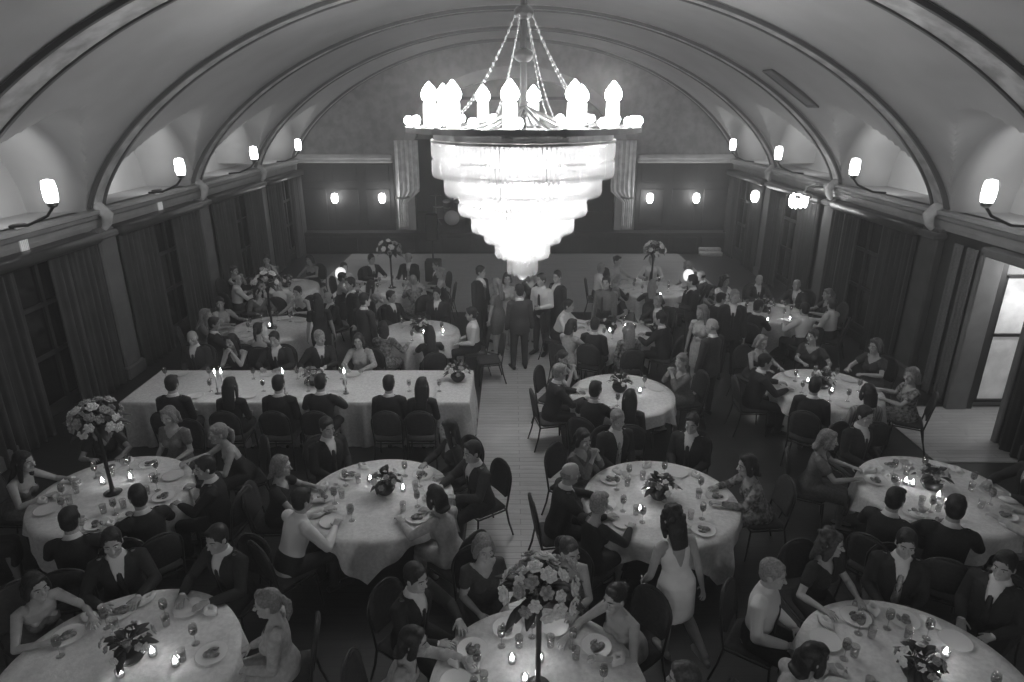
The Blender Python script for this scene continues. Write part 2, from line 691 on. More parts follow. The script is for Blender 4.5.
ordn = ['first', 'second', 'third', 'fourth', 'fifth', 'sixth']
wn = 0
for sx, side in ((-1, 'left'), (1, 'right')):
    for i, c in enumerate(BAYS):
        if c < 4:
            continue
        place = ordn[i - 1] + ' bay of the ' + side + ' wall'
        dm = M['drape_left'] if sx < 0 else M['drape']
        if sx > 0 and abs(c - 9.72) < .1:
            continue
        wn += 1
        # window between the curtains
        mb = MB()
        mb.box((sx * (W - .01), c, 1.55), (.04, 1.5, 2.3))
        wo = struct('window_%d' % wn, mb, M['night_glass'])
        fb = MB()
        for yy in (-.78, -.26, .26, .78):
            fb.box((sx * (W - .03), c + yy, 1.55), (.08, .07, 2.44))
        for zz in (.36, 1.2, 2.0, 2.74):
            fb.box((sx * (W - .03), c, zz), (.08, 1.6, .07))
        put('window_frame', fb, M['wall_lower'], wo, smooth=False)
        # a pair of pleated curtains under a pelmet
        for s2 in (-1, 1):
            mb = MB()
            a = c + s2 * .42
            b = c + s2 * 1.62
            X = sx * (W - .19)
            folds(mb, (X, a, 0), (X, b, 0), .03, 2.72, .055, 6)
            o = put('curtain', mb, dm)
            tag(o, '%s pleated velvet curtain on the %s side of the %s' % ('grey' if sx < 0 else 'dark', 'near' if s2 < 0 else 'far', place), 'curtain', 'long curtains of the ' + side + ' wall')
        mb = MB()
        mb.bbox((sx * (W - .17), c, 2.8), (.32, 3.36, .18), .03)
        o = put('pelmet', mb, M['wall_lower'])
        tag(o, 'dark curtain pelmet over the ' + place, 'pelmet', 'pelmets of the ' + side + ' wall')

# lit doorway in the right wall and the lobby behind it
mb = MB()
mb.box((9.6, 9.1, 1.5), (.1, 2.8, 3.0))
mb.box((8.75, 10.45, 1.5), (1.6, .1, 3.0))
mb.box((8.75, 7.7, 1.5), (1.6, .1, 3.0))
mb.box((8.75, 9.1, 3.02), (1.7, 2.8, .06))
struct('wall_lobby', mb, M['plaster'])
mb = MB()
for yy in (9.07, 10.28):
    mb.bbox((W - .03, yy, 1.39), (.36, .12, 2.78), .02)
mb.bbox((W - .03, 9.675, 2.78), (.36, 1.35, .14), .02)
struct('door_1', mb, M['pilaster'])
mb = MB()
mb.bbox((8.52, 10.37, 1.25), (1.1, .05, 2.2), .01)
o = put('display_window', mb, M['door_glow'])
tag(o, 'bright glazed panel glowing in the lobby beyond the right doorway', 'window')
fr = MB()
for xx in (7.96, 8.52, 9.08):
    fr.box((xx, 10.33, 1.25), (.05, .06, 2.26))
for zz in (.14, 1.35, 2.36):
    fr.box((8.52, 10.33, zz), (1.16, .06, .05))
put('frame', fr, M['dark_metal'], o, smooth=False)
for k, (yy, w_) in enumerate(((10.62, .28), (10.98, .24))):
    mb = MB()
    folds(mb, (W - .12, yy - w_ / 2, 0), (W - .12, yy + w_ / 2, 0), .02, 2.75, .03, 3, 40)
    o = put('curtain', mb, M['grey_cloth'])
    tag(o, ('narrow grey curtain nearest the lit doorway on the right' if k == 0 else 'narrow grey curtain one along from the lit doorway'), 'curtain', 'door curtains')
mb = MB()
folds(mb, (W - .2, 7.98, 0), (W - .2, 8.95, 0), .02, 2.75, .06, 5)
o = put('curtain', mb, M['drape'])
tag(o, 'dark curtain on the near side of the lit right doorway', 'curtain', 'door curtains')
light('lobby_lamp', 'POINT', (8.35, 9.55, 2.5), 45, .15)

# pale stage curtains tied back at both sides of the opening
for sx, side in ((-1, 'left'), (1, 'right')):
    mb = MB()

    def taper(z):
        if z > 2.15:
            return (0, 1)
        if z > 1.75:
            return (0, .45 + .55 * (z - 1.75) / .4)
        return (0, .45)
    x0 = sx * (SA + .60)
    x1 = sx * (SA - .22)
    if sx < 0:
        folds(mb, (x0, YB - .22, 0), (x1, YB - .22, 0), .8, 3.85, .03, 5, 48, taper)
    else:
        folds(mb, (x0, YB - .22, 0), (x1, YB - .22, 0), .8, 3.85, .03, 5, 48, taper)
    o = put('stage_curtain', mb, M['stage_drape'])
    tag(o, 'pale tied-back stage curtain at the %s edge of the stage' % side, 'curtain', 'pale stage curtains')
    mb = MB()
    mb.tube([(x0, YB - .27, 1.93), (x0 - sx * .2, YB - .30, 1.9), (x0 - sx * .42, YB - .27, 1.95)], .035, 8)
    put('tie_band', mb, M['brass'], o)

# ------------------------------------------------------------------ wall lights
for sx, side in ((-1, 'left'), (1, 'right')):
    for i, c in enumerate(BAYS):
        if c < 5:
            continue
        place = ordn[i - 1] + ' bay of the ' + side + ' wall'
        zl = 3.78
        x = sx * 6.9
        t = thing('uplight', 'bright uplight under the vault niche in the ' + place, 'wall light', (x, c, zl), 0, 'uplights under the vault')
        mb = MB()
        mb.tube([(sx * .72, 0, -.50), (sx * .45, 0, -.48), (sx * .12, 0, -.34), (0, 0, -.20)], .022, 8)
        put('bracket', mb, M['dark_metal'], t)
        mb = MB()
        mb.lathe([(.02, -.22), (.06, -.20), (.085, -.14), (.07, -.12)], 16)
        put('socket', mb, M['brass'], t)
        mb = MB()
        mb.lathe([(.03, -.16), (.08, -.14), (.095, -.05), (.095, .08), (.08, .17), (.03, .19)], 18)
        put('lamp_glass', mb, M['uplight_glow'], t)
        s = light('uplight_beam', 'SPOT', (sx * 7.1, c, zl + .0), 95, .08, spot_size=math.radians(92), spot_blend=.65)
        aim(s, (sx * 8.6, c + .85, zl + .15))


def sconce(loc, face, label, glow, power, group, w=.22, h=.32):
    """Wall lamp: back plate, arm, shade. face = unit vector away from the wall."""
    rz = math.atan2(-face[0], face[1]) if True else 0
    t = thing('wall_sconce', label, 'wall lamp', loc, rz, group)
    mb = MB()
    mb.bbox((0, .015, -.05), (.12, .03, .26), .012)
    put('back_plate', mb, M['brass'], t)
    mb = MB()
    mb.tube([(0, .02, -.1), (0, .10, -.13), (0, .15, -.06)], .012, 8)
    put('arm', mb, M['brass'], t)
    mb = MB()
    mb.lathe([(w * .32, -h * .35), (w * .5, -h * .1), (w * .55, h * .25), (w * .42, h * .6), (w * .15, h * .68)], 16, (0, .16, 0))
    put('lamp_shade', mb, glow, t)
    if power:
        p = t.matrix_basis @ V((0, .36, .1))
        light('sconce_light', 'POINT', p, power, .08)
    return t


for px, what in ((336, 'outer left'), (383, 'inner left'), (649, 'inner right'), (695, 'outer right')):
    p = at(px, 199, Y=YB - .1)
    sconce(p, (0, -1), 'glowing wall lamp on the dark back panelling, %s of the stage' % what, M['sconce_glow'], 18, 'lamps on the back wall')
p = at(760, 198, X=W - .06)
sconce(p, (-1, 0), 'glowing wall lamp at the far end of the right wall', M['sconce_glow'], 9, None)
for k, (px, py) in enumerate(((21, 241), (158, 202))):
    p = at(px, py, X=-W + .14)
    t = thing('wall_lantern', ['dim pleated glass lantern under the second left uplight', 'dim pleated glass lantern under the third left uplight'][k], 'wall lamp', p, -PI / 2, 'glass lanterns')
    mb = MB()
    mb.bbox((0, -.06, 0), (.16, .16, .04), .01)
    mb.bbox((0, .02, .24), (.2, .14, .04), .01)
    mb.bbox((0, .02, -.24), (.2, .14, .04), .01)
    mb.bbox((0, -.055, 0), (.06, .03, .5), .008)
    put('fitting', mb, M['dark_metal'], t)
    mb = MB()
    for q in range(5):
        mb.tube([((q - 2) * .036, .03, -.22), ((q - 2) * .036, .03, .22)], .017, 8)
    put('glass_rods', mb, M['dim_glow'], t)
# big crystal bowl light on the right wall
p = at(803, 199, X=W - .45)
t = thing('crystal_wall_light', 'large bright crystal bowl light high on the right wall', 'wall lamp', p, PI / 2)
mb = MB()
mb.bbox((0, -.02, .1), (.7, .12, .12), .03)
mb.tube([(0, -.43, .3), (0, -.05, .3), (0, 0, .1)], .03, 8)
put('back_plate', mb, M['brass'], t)
for q in range(7):
    a = PI * (q + .5) / 7
    mb = MB()
    mb.lathe([(.01, -.16), (.035, -.12), (.05, 0), (.035, .07), (.02, .09)], 10, (.38 * math.cos(a), .04 + .2 * math.sin(a), .02 - .08 * math.sin(a)))
    put('crystal_drop', mb, M['bulb'], t)
light('crystal_wall_glow', 'POINT', t.matrix_basis @ V((0, .5, -.35)), 9, .15)

# ------------------------------------------------------------------ the chandelier
CY = 9.2
CX = at(523, 150, Y=CY).x
ch = thing('chandelier', 'huge tiered crystal chandelier blazing over the aisle', 'chandelier', (CX, CY, 0))


def zat(py):
    return at(523, py, Y=CY).z


ring_z = zat(127)
tiers = [(141, 175, 90), (173, 193, 77), (191, 213, 63), (210, 230, 50), (228, 241, 37), (238, 256, 26), (254, 273, 14)]
rods = MB()
rods.tube([(0, 0, 4.4), (0, 0, barrel(CX) - .02)], .045, 12)
for z in (5.6, 6.1, 6.5):
    rods.ball((0, 0, z), (.13, .13, .09), 14, 8)
put('hanging_rod', rods, M['dark_metal'], ch)
mb = MB()
mb.lathe([(.06, barrel(CX) - .28), (.14, barrel(CX) - .24), (.30, barrel(CX) - .12), (.46, barrel(CX) - .06), (.5, barrel(CX) + .05)], 28)
put('ceiling_rose', mb, M['cornice'], ch)
# hoop: two concentric rings with radial spokes
mb = MB()
R1 = 1.52


def hoop(R, zc, w, h, n=56):
    prof = [(R - w, zc - h), (R + w, zc - h), (R + w, zc + h), (R - w, zc + h)]
    rings = [[V((r * math.cos(2 * PI * j / n), r * math.sin(2 * PI * j / n), z)) for j in range(n)] for r, z in prof]
    rings.append(rings[0])
    mb.loft(rings, cap=False)


hoop(R1, ring_z - .02, .05, .035)
hoop(1.17, ring_z - .10, .04, .05)
put('hoop', mb, M['brass'], ch, smooth=False)
for k in range(10):
    a = 2 * PI * k / 10 + .1
    mb = MB()
    mb.tube([(.05 * math.cos(a), .05 * math.sin(a), ring_z + .25), (.5 * math.cos(a), .5 * math.sin(a), ring_z + .05), (1.1 * math.cos(a), 1.1 * math.sin(a), ring_z - .08), (R1 * math.cos(a), R1 * math.sin(a), ring_z - .02)], .022, 8)
    put('arm', mb, M['brass'], ch)
# tall candle lamps
for k in range(10):
    a = math.radians(10 + 36 * k)
    c = V((1.24 * math.cos(a), 1.24 * math.sin(a), ring_z))
    mb = MB()
    mb.lathe([(.05, -.06), (.11, -.03), (.12, 0), (.06, .02)], 16, c)
    hp = put('candle_cup', mb, M['brass'], ch)
    mb = MB()
    mb.lathe([(.085, .0), (.09, .1), (.085, .30), (.075, .31)], 16, c)
    lamp = put('candle_sleeve', mb, M['lamp_shade'], ch)
    mb = MB()
    mb.lathe([(.03, .30), (.095, .345), (.11, .40), (.09, .46), (.045, .52), (.008, .56)], 16, c)
    put('flame_bulb', mb, M['bulb'], lamp)
# globe bulbs round the hoop
for k in range(18):
    a = 2 * PI * (k + .35) / 18
    c = V((R1 * math.cos(a), R1 * math.sin(a), ring_z + .055))
    mb = MB()
    mb.lathe([(.03, -.05), (.045, -.03), (.03, -.02)], 12, c)
    fit = put('bulb_holder', mb, M['brass'], ch)
    mb = MB()
    mb.ball(c + V((0, 0, .03)), .062, 12, 8)
    put('globe_bulb', mb, M['bulb'], fit)
# swags of crystal chain from the rod to the hoop
for k in range(8):
    a = 2 * PI * (k + .5) / 8
    mb = MB()
    for q in range(27):
        u = q / 26
        r = .08 + 1.12 * u
        z = 6.15 * (1 - u) ** 1.7 + (ring_z + .02) * (1 - (1 - u) ** 1.7)
        mb.ball((r * math.cos(a), r * math.sin(a), z), (.013, .013, .022), 6, 4)
    mb.tube([((.08 + 1.12 * q / 26) * math.cos(a), (.08 + 1.12 * q / 26) * math.sin(a), 6.15 * (1 - q / 26) ** 1.7 + (ring_z + .02) * (1 - (1 - q / 26) ** 1.7)) for q in range(27)], .004, 5)
    o = put('crystal_chain', mb, M['crystal'], ch)
# crystal tiers: each a curtain of hanging prisms below a hoop
for i, (pa, pb, hwpx) in enumerate(tiers):
    za, zb = zat(pa), zat(pb)
    R = hwpx * (CY * CP + (5 - za) * SP) / FPX
    n = max(10, int(2 * PI * R / .062))
    mb = MB()
    L = za - zb
    segs = max(1, int(round(L / .2)))
    sl = L / segs
    for layer, (rr, dz) in enumerate(((R, 0), (max(R - .09, .05), -.02))):
        for j in range(n):
            a = 2 * PI * (j + .5 * layer) / n
            cx, cy = rr * math.cos(a), rr * math.sin(a)
            ca, sa = math.cos(a), math.sin(a)
            for q in range(segs):
                z1 = za + dz - q * sl
                z0 = z1 - sl * (.97 if q < segs - 1 else 1.0 + .06 * (j % 2))
                rings = []
                for z, w in ((z1, .004), (z1 - .03, .024), (z0 + .04, .026), (z0, .003)):
                    rings.append([V((cx + w * (ca * math.cos(b) - sa * math.sin(b)), cy + w * (sa * math.cos(b) + ca * math.sin(b)), z)) for b in (0, PI / 3, 2 * PI / 3, PI, 4 * PI / 3, 5 * PI / 3)])
                mb.loft(rings)
    o = put('crystal_tier', mb, M['crystal'], ch, smooth=False)
    o['kind'] = 'stuff'
    mb = MB()
    hoop(R, za + .012, .03, .012)
    hoop(max(R - .09, .05), za - .005, .02, .012)
    put('tier_hoop', mb, M['brass'], o, smooth=False)
mb = MB()
mb.ball((0, 0, zat(274)), (.07, .07, .09), 12, 8)
put('finial', mb, M['crystal'], ch)
# lamps inside the tiers: a visible bulb cluster at each level and its light
for i, (pa, pb, hwpx) in enumerate(tiers[:6]):
    z = (zat(pa) + zat(pb)) / 2
    R = hwpx * (CY * CP + 1 * SP) / FPX
    m_ = 6 if i < 3 else 3
    for k in range(m_):
        a = 2 * PI * (k + .5 * (i % 2)) / m_
        mb = MB()
        mb.ball((R * .62 * math.cos(a), R * .62 * math.sin(a), z), (.045, .045, .06), 10, 6)
        put('inner_bulb', mb, M['inner_glow'], ch)
KEY = 1.0
LAMPS = []
for i, (pa, pb, hwpx) in enumerate(tiers[:6]):
    z = (zat(pa) + zat(pb)) / 2
    LAMPS.append(light('chandelier_lamp', 'POINT', (CX, CY, z), (120, 100, 80, 52, 26, 12)[i] * KEY, .16))
for k in range(6):
    a = 2 * PI * k / 6 + .3
    LAMPS.append(light('candle_light', 'POINT', (CX + 1.3 * math.cos(a), CY + 1.3 * math.sin(a), ring_z + .62), 20 * KEY, .12))

# ventilation grille in the vault
ang = at(778, 88, Y=10)
ray = (ang - CAM).normalized()
tt = 5.0
while (CAM + ray * tt).z < barrel((CAM + ray * tt).x) and tt < 25:
    tt += .02
gx, gy = (CAM + ray * tt).x, (CAM + ray * tt).y
gz = barrel(gx)
tn = V((1, 0, (barrel(gx + .05) - barrel(gx - .05)) / .1)).normalized()
nn = V((tn.z, 0, -tn.x))
rot = Matrix((tn, V((0, 1, 0)), -nn)).transposed()
t = thing('air_vent', 'long slatted air vent set in the right of the vault', 'air vent', V((gx, gy - .75, gz)) + nn * .03)
mb = MB()
for s in (-1, 1):
    mb.box(rot @ V((s * .62, 0, 0)), (.06, .52, .06), rot)
    mb.box(rot @ V((0, s * .24, 0)), (1.24, .06, .06), rot)
put('frame', mb, M['rib_dark'], t, smooth=False)
mb = MB()
for k in range(5):
    mb.box(rot @ V((0, -.17 + k * .085, 0)), (1.2, .045, .03), rot)
put('slats', mb, M['pilaster'], t, smooth=False)
mb = MB()
mb.box(rot @ V((0, 0, .03)), (1.2, .5, .01), rot)
put('backing', mb, M['rib_dark'], t, smooth=False)

# ------------------------------------------------------------------ stage equipment
dk = at(452, 236, Y=YB + .6)
t = thing('drum_kit', 'drum kit glinting on the dark stage behind the chandelier', 'drums', (dk.x, YB + 1.0, .75))


def drum(name, c, r, h, rot=None, m='stage'):
    mb = MB()
    mb.lathe([(r * .98, -h / 2), (r, -h / 2 + .01), (r, h / 2 - .01), (r * .98, h / 2)], 24)
    if rot is not None:
        mb.v = [tuple(rot @ V(p)) for p in mb.v]
    mb.v = [tuple(V(p) + V(c)) for p in mb.v]
    o = put(name, mb, M[m], t, sharp=40)
    mb = MB()
    mb.lathe([(r * .97, h / 2), (r * .97, h / 2 + .012)], 24)
    mb.lathe([(r * .97, -h / 2 - .012), (r * .97, -h / 2)], 24)
    if rot is not None:
        mb.v = [tuple(rot @ V(p)) for p in mb.v]
    mb.v = [tuple(V(p) + V(c)) for p in mb.v]
    put('drum_head', mb, M['china'], o)


drum('bass_drum', (0, 0, .30), .29, .42, Matrix.Rotation(PI / 2, 3, 'X'))
drum('snare_drum', (.45, .35, .62), .18, .15)
drum('tom', (-.2, .05, .78), .15, .2, Matrix.Rotation(.35, 3, 'X'))
drum('tom', (.2, .05, .78), .15, .2, Matrix.Rotation(.35, 3, 'X'))
drum('floor_tom', (-.55, .4, .42), .21, .4)
for x, y, z in ((-.6, 0, 1.1), (.62, .05, 1.15), (.75, .5, .9)):
    mb = MB()
    mb.tube([(x, y, 0), (x, y, z)], .014, 8)
    for k in range(3):
        a = 2 * PI * k / 3
        mb.tube([(x, y, .28), (x + .2 * math.cos(a), y + .2 * math.sin(a), .01)], .01, 6)
    st = put('cymbal_stand', mb, M['brass'], t)
    mb = MB()
    mb.lathe([(.21, -.012), (.12, 0), (.05, .008), (.03, .03), (.01, .035)], 24, (x, y, z))
    put('cymbal', mb, M['brass'], st)
t = thing('loudspeaker', 'tall black loudspeaker column standing before the stage', 'loudspeaker', at(434, 281, 0))
mb = MB()
mb.bbox((0, 0, .34), (.46, .46, .62), .02)
put('bass_cabinet', mb, M['black_cloth'], t, smooth=False)
mb = MB()
mb.tube([(0, 0, .6), (0, 0, 1.25)], .025, 10)
put('pole', mb, M['dark_metal'], t)
mb = MB()
mb.bbox((0, 0, 1.62), (.34, .32, .76), .02)
cabinet = put('speaker_cabinet', mb, M['black_cloth'], t, smooth=False)
mb = MB()
mb.bbox((0, -.165, 1.62), (.3, .012, .7), .005)
put('grille', mb, M['dark_metal'], cabinet, smooth=False)

# round glowing lamps on stands at the edge of the dance floor
for px, py, side in ((341, 272, 'left'), (688, 274, 'right')):
    p = at(px, py + 7, 1.0)
    t = thing('globe_lamp', 'glowing globe lamp on a stand at the %s of the dance floor' % side, 'lamp', (p.x, p.y, 0))
    mb = MB()
    mb.lathe([(.17, 0), (.17, .02), (.03, .04), (.016, .08), (.016, 1.0), (.05, 1.02)], 18)
    put('stand', mb, M['dark_metal'], t)
    mb = MB()
    mb.ball((0, 0, 1.14), (.13, .13, .15), 16, 12)
    put('lamp_shade', mb, M['lamp_shade'], t)
    light('globe_lamp_light', 'POINT', (p.x, p.y - .24, 1.14), 1.5, .1)

# ------------------------------------------------------------------ furniture
TABLE_H = .75


def round_table_meshes(R):
    top = MB()
    top.lathe([(R - .02, TABLE_H - .035), (R, TABLE_H - .03), (R, TABLE_H - .008), (R - .01, TABLE_H - .004)], 48)
    apron = MB()
    for s in (-1, 1):
        apron.bbox((s * R * .55, 0, TABLE_H - .06), (.04, R * 1.2, .05), .008)
    legs = []
    for s in (-1, 1):
        for q in (-1, 1):
            l = MB()
            l.tube([(s * R * .55, q * R * .40, TABLE_H - .06), (s * R * .55, q * R * .46, .4), (s * R * .55, q * R * .48, .012)], .016, 8)
            legs.append(l)
    return top.mesh('tabletop'), apron.mesh('apron'), [l.mesh('leg') for l in legs]


def cloth_mesh(R, half, seed, z=TABLE_H, turn=0):
    """Square cloth over a round top: flat on the board, hanging to four points."""
    rnd = random.Random(seed)
    n = 144
    ph = [rnd.uniform(0, 6.28) for _ in range(4)]
    cols = []
    for j in range(n):
        th = 2 * PI * j / n
        L = half / max(abs(math.cos(th - turn)), abs(math.sin(th - turn)))
        L = min(L, half * 1.40)
        c, s = math.cos(th), math.sin(th)
        col = []
        for k in range(8):
            r = R * (k + .15) / 8
            col.append(V((c * r, s * r, z + .003)))
        over = max(L - R - .01, .03)
        col.append(V((c * (R + .008), s * (R + .008), z + .001)))
        for k in range(1, 10):
            d = over * k / 9
            w = math.sin(th * 12 + ph[0]) + .6 * math.sin(th * 19 + ph[1])
            rr = R + .016 + .05 * min(d, .4) + w * .05 * min(d / .35, 1)
            col.append(V((c * rr, s * rr, z - .006 - d)))
        cols.append(col)
    m = len(cols[0])
    mb = MB()
    vs = [p for c in cols for p in c]
    fs = []
    for j in range(n):
        j2 = (j + 1) % n
        for k in range(m - 1):
            fs.append((j * m + k, j * m + k + 1, j2 * m + k + 1, j2 * m + k))
    vs.append(V((0, 0, z + .003)))
    ci = len(vs) - 1
    for j in range(n):
        fs.append((ci, j * m, ((j + 1) % n) * m))
    mb.add(vs, fs)
    return mb


# banquet chair, facing +Y, seat centre over the origin
CH = {}


def chair_meshes():
    s = MB()
    s.bbox((0, .01, .445), (.43, .42, .07), .03)
    CH['seat'] = s.mesh('seat')
    CH['seat'].set_sharp_from_angle(angle=1.2)
    b = MB()
    rings = []
    for z, hw in ((.56, .17), (.58, .19), (.75, .20), (.86, .185), (.92, .14), (.94, .08)):
        yb = -.205 - (z - .5) * .18
        rings.append([V((hw, yb - .018, z)), V((hw * .7, yb - .03, z)), V((0, yb - .036, z)), V((-hw * .7, yb - .03, z)), V((-hw, yb - .018, z)),
                      V((-hw, yb + .014, z)), V((-hw * .7, yb + .008, z)), V((0, yb + .004, z)), V((hw * .7, yb + .008, z)), V((hw, yb + .014, z))])
    b.loft(rings)
    CH['backrest'] = b.mesh('backrest')
    f = MB()
    pts = []
    for k in range(13):
        a = PI * k / 12
        x = .215 * math.cos(a)
        z = .76 + .20 * math.sin(a)
        pts.append((x, -.21 - (z - .5) * .18, z))
    pts = [(.20, -.20, .40)] + pts + [(-.20, -.20, .40)]
    f.tube(pts, .0125, 8)
    CH['back_frame'] = f.mesh('back_frame')
    a = MB()
    for x in (-.2, .2):
        a.tube([(x, -.2, .40), (x, .2, .40)], .011, 6)
    for y in (-.2, .2):
        a.tube([(-.2, y, .40), (.2, y, .40)], .011, 6)
    CH['seat_frame'] = a.mesh('seat_frame')
    for i, (x, y, dx, dy) in enumerate(((-.2, .2, -.02, .03), (.2, .2, .02, .03), (-.2, -.2, -.02, -.09), (.2, -.2, .02, -.09))):
        l = MB()
        l.tube([(x, y, .41), (x + dx * .4, y + dy * .35, .22), (x + dx, y + dy, .012)], .0125, 8)
        CH['leg%d' % i] = l.mesh('leg')


chair_meshes()


def chair(loc, rz, label, group):
    t = thing('banquet_chair', label, 'chair', loc, rz, group)
    link('seat', CH['seat'], t, M['chair_pad'])
    link('backrest', CH['backrest'], t, M['chair_pad'])
    link('back_frame', CH['back_frame'], t, M['chair_frame'])
    link('seat_frame', CH['seat_frame'], t, M['chair_frame'])
    for i in range(4):
        link('leg', CH['leg%d' % i], t, M['chair_frame'])
    return t


# tableware prototypes (meshes shared by every copy)
def plate_mesh():
    mb = MB()
    mb.lathe([(.07, 0), (.085, .004), (.13, .016), (.132, .019), (.125, .018), (.085, .009), (.01, .008)], 24)
    return mb.mesh('plate')


def food_mesh():
    mb = MB()
    mb.ball((.02, .01, .022), (.05, .04, .018), 10, 6)
    mb.ball((-.035, .025, .02), (.03, .03, .016), 8, 5)
    mb.ball((-.01, -.04, .018), (.045, .018, .012), 8, 5)
    return mb.mesh('food')


def glass_mesh():
    mb = MB()
    mb.lathe([(.034, 0), (.034, .003), (.006, .008), (.004, .02), (.004, .085), (.012, .094), (.030, .115), (.036, .145), (.034, .175), (.029, .20),
              (.0275, .20), (.033, .172), (.0345, .145), (.028, .117), (.008, .097)], 16)
    return mb.mesh('wine_glass')


def wine_mesh():
    mb = MB()
    mb.lathe([(.008, .099), (.027, .117), (.0335, .143), (.005, .144)], 14)
    return mb.mesh('wine')


def tumbler_mesh():
    mb = MB()
    mb.lathe([(.028, 0), (.030, .003), (.036, .11), (.034, .11), (.028, .008), (.005, .007)], 14)
    return mb.mesh('tumbler')


def napkin_mesh():
    mb = MB()
    rings = []
    for k in range(7):
        u = k / 6
        w = .01 + .075 * u
        rings.append([V((w * math.cos(2 * PI * j / 16) * (1 + .25 * math.cos(4 * 2 * PI * j / 16)), w * .7 * math.sin(2 * PI * j / 16), .012 + .05 * math.sin(u * 3) * (1 - u * .3))) for j in range(16)])
    mb.loft(rings)
    return mb.mesh('napkin')


def cup_mesh():
    mb = MB()
    mb.lathe([(.07, 0), (.072, .006), (.03, .008), (.028, .012), (.038, .03), (.042, .065), (.039, .065), (.034, .03), (.005, .016)], 18)
    mb.tube([(.04, 0, .055), (.062, 0, .05), (.06, 0, .03), (.037, 0, .025)], .005, 6)
    return mb.mesh('coffee_cup')


CM = {'plate': plate_mesh(), 'food': food_mesh(), 'glass': glass_mesh(), 'wine': wine_mesh(), 'tumbler': tumbler_mesh(), 'napkin': napkin_mesh(), 'cup': cup_mesh()}
mb = MB()
mb.lathe([(.03, 0), (.032, .004), (.036, .07), (.034, .07), (.029, .008), (.004, .007)], 14)
CM['votive'] = mb.mesh('candle_glass')
mb = MB()
mb.lathe([(.026, .009), (.026, .035), (.003, .036)], 12)
CM['wax'] = mb.mesh('wax')
mb = MB()
mb.lathe([(.003, .036), (.013, .045), (.014, .056), (.007, .078), (.001, .095)], 10)
CM['flame'] = mb.mesh('flame')
mb = MB()
mb.lathe([(.045, 0), (.045, .006), (.012, .012), (.01, .05), (.016, .09), (.014, .10)], 14)
CM['stick'] = mb.mesh('candlestick')
mb = MB()
mb.lathe([(.0105, .10), (.0105, .34), (.003, .345)], 10)
CM['taper'] = mb.mesh('wax')
mb = MB()
mb.lathe([(.003, .345), (.012, .355), (.014, .37), (.008, .40), (.001, .425)], 10)
CM['taper_flame'] = mb.mesh('flame')


def plate(p, label, group, food=True):
    t = link('dinner_plate', CM['plate'], None, M['china'], p)
    tag(t, label, 'plate', group)
    if food:
        o = link('food', CM['food'], t, M['food'])
        o.rotation_euler.z = RND.uniform(0, 6)
    return t


def wineglass(p, label, group):
    t = link('wine_glass', CM['glass'], None, M['glass'], p)
    tag(t, label, 'glass', group)
    link('wine', CM['wine'], t, M['wine'])
    return t


def candle(p, label, group, tall=False):
    if tall:
        t = link('candlestick', CM['stick'], None, M['brass'], p)
        tag(t, label, 'candle', group)
        link('wax', CM['taper'], t, M['wax'])
        link('flame', CM['taper_flame'], t, M['candle_glow'])
    else:
        t = link('candle_glass', CM['votive'], None, M['glass'], p)
        tag(t, label, 'candle', group)
        link('wax', CM['wax'], t, M['wax'])
        link('flame', CM['flame'], t, M['candle_glow'])
    return t


def bloom(mb, c, r, rnd):
    """A round double flower: concentric cupped petals."""
    c = V(c)
    for ring, (n, tilt, k) in enumerate(((6, .25, 1.0), (5, .7, .8), (4, 1.15, .55))):
        for j in range(n):
            a = 2 * PI * (j + .5 * ring) / n + rnd.uniform(-.15, .15)
            d = V((math.cos(a) * math.cos(tilt), math.sin(a) * math.cos(tilt), math.sin(tilt)))
            rot = d.to_track_quat('X', 'Z').to_matrix()
            mb.ball(c + d * r * .48 * k, (r * .55 * k, r * .42 * k, r * .13), 7, 5, rot)
    mb.ball(c + V((0, 0, r * .2)), r * .25, 6, 4)


def leaf(mb, p, d, L, w):
    d = V(d).normalized()
    s = d.cross(V((0, 0, 1)))
    if s.length < .01:
        s = V((1, 0, 0))
    s.normalize()
    u = s.cross(d)
    rings = []
    for k in range(6):
        t = k / 5
        ww = w * math.sin(PI * min(max(t, .03), .97)) ** .8
        c = V(p) + d * L * t - V((0, 0, 1)) * L * .35 * t * t
        rings.append([c - s * ww + u * ww * .25, c - u * .002, c + s * ww + u * ww * .25, c + u * .003])
    mb.loft(rings)


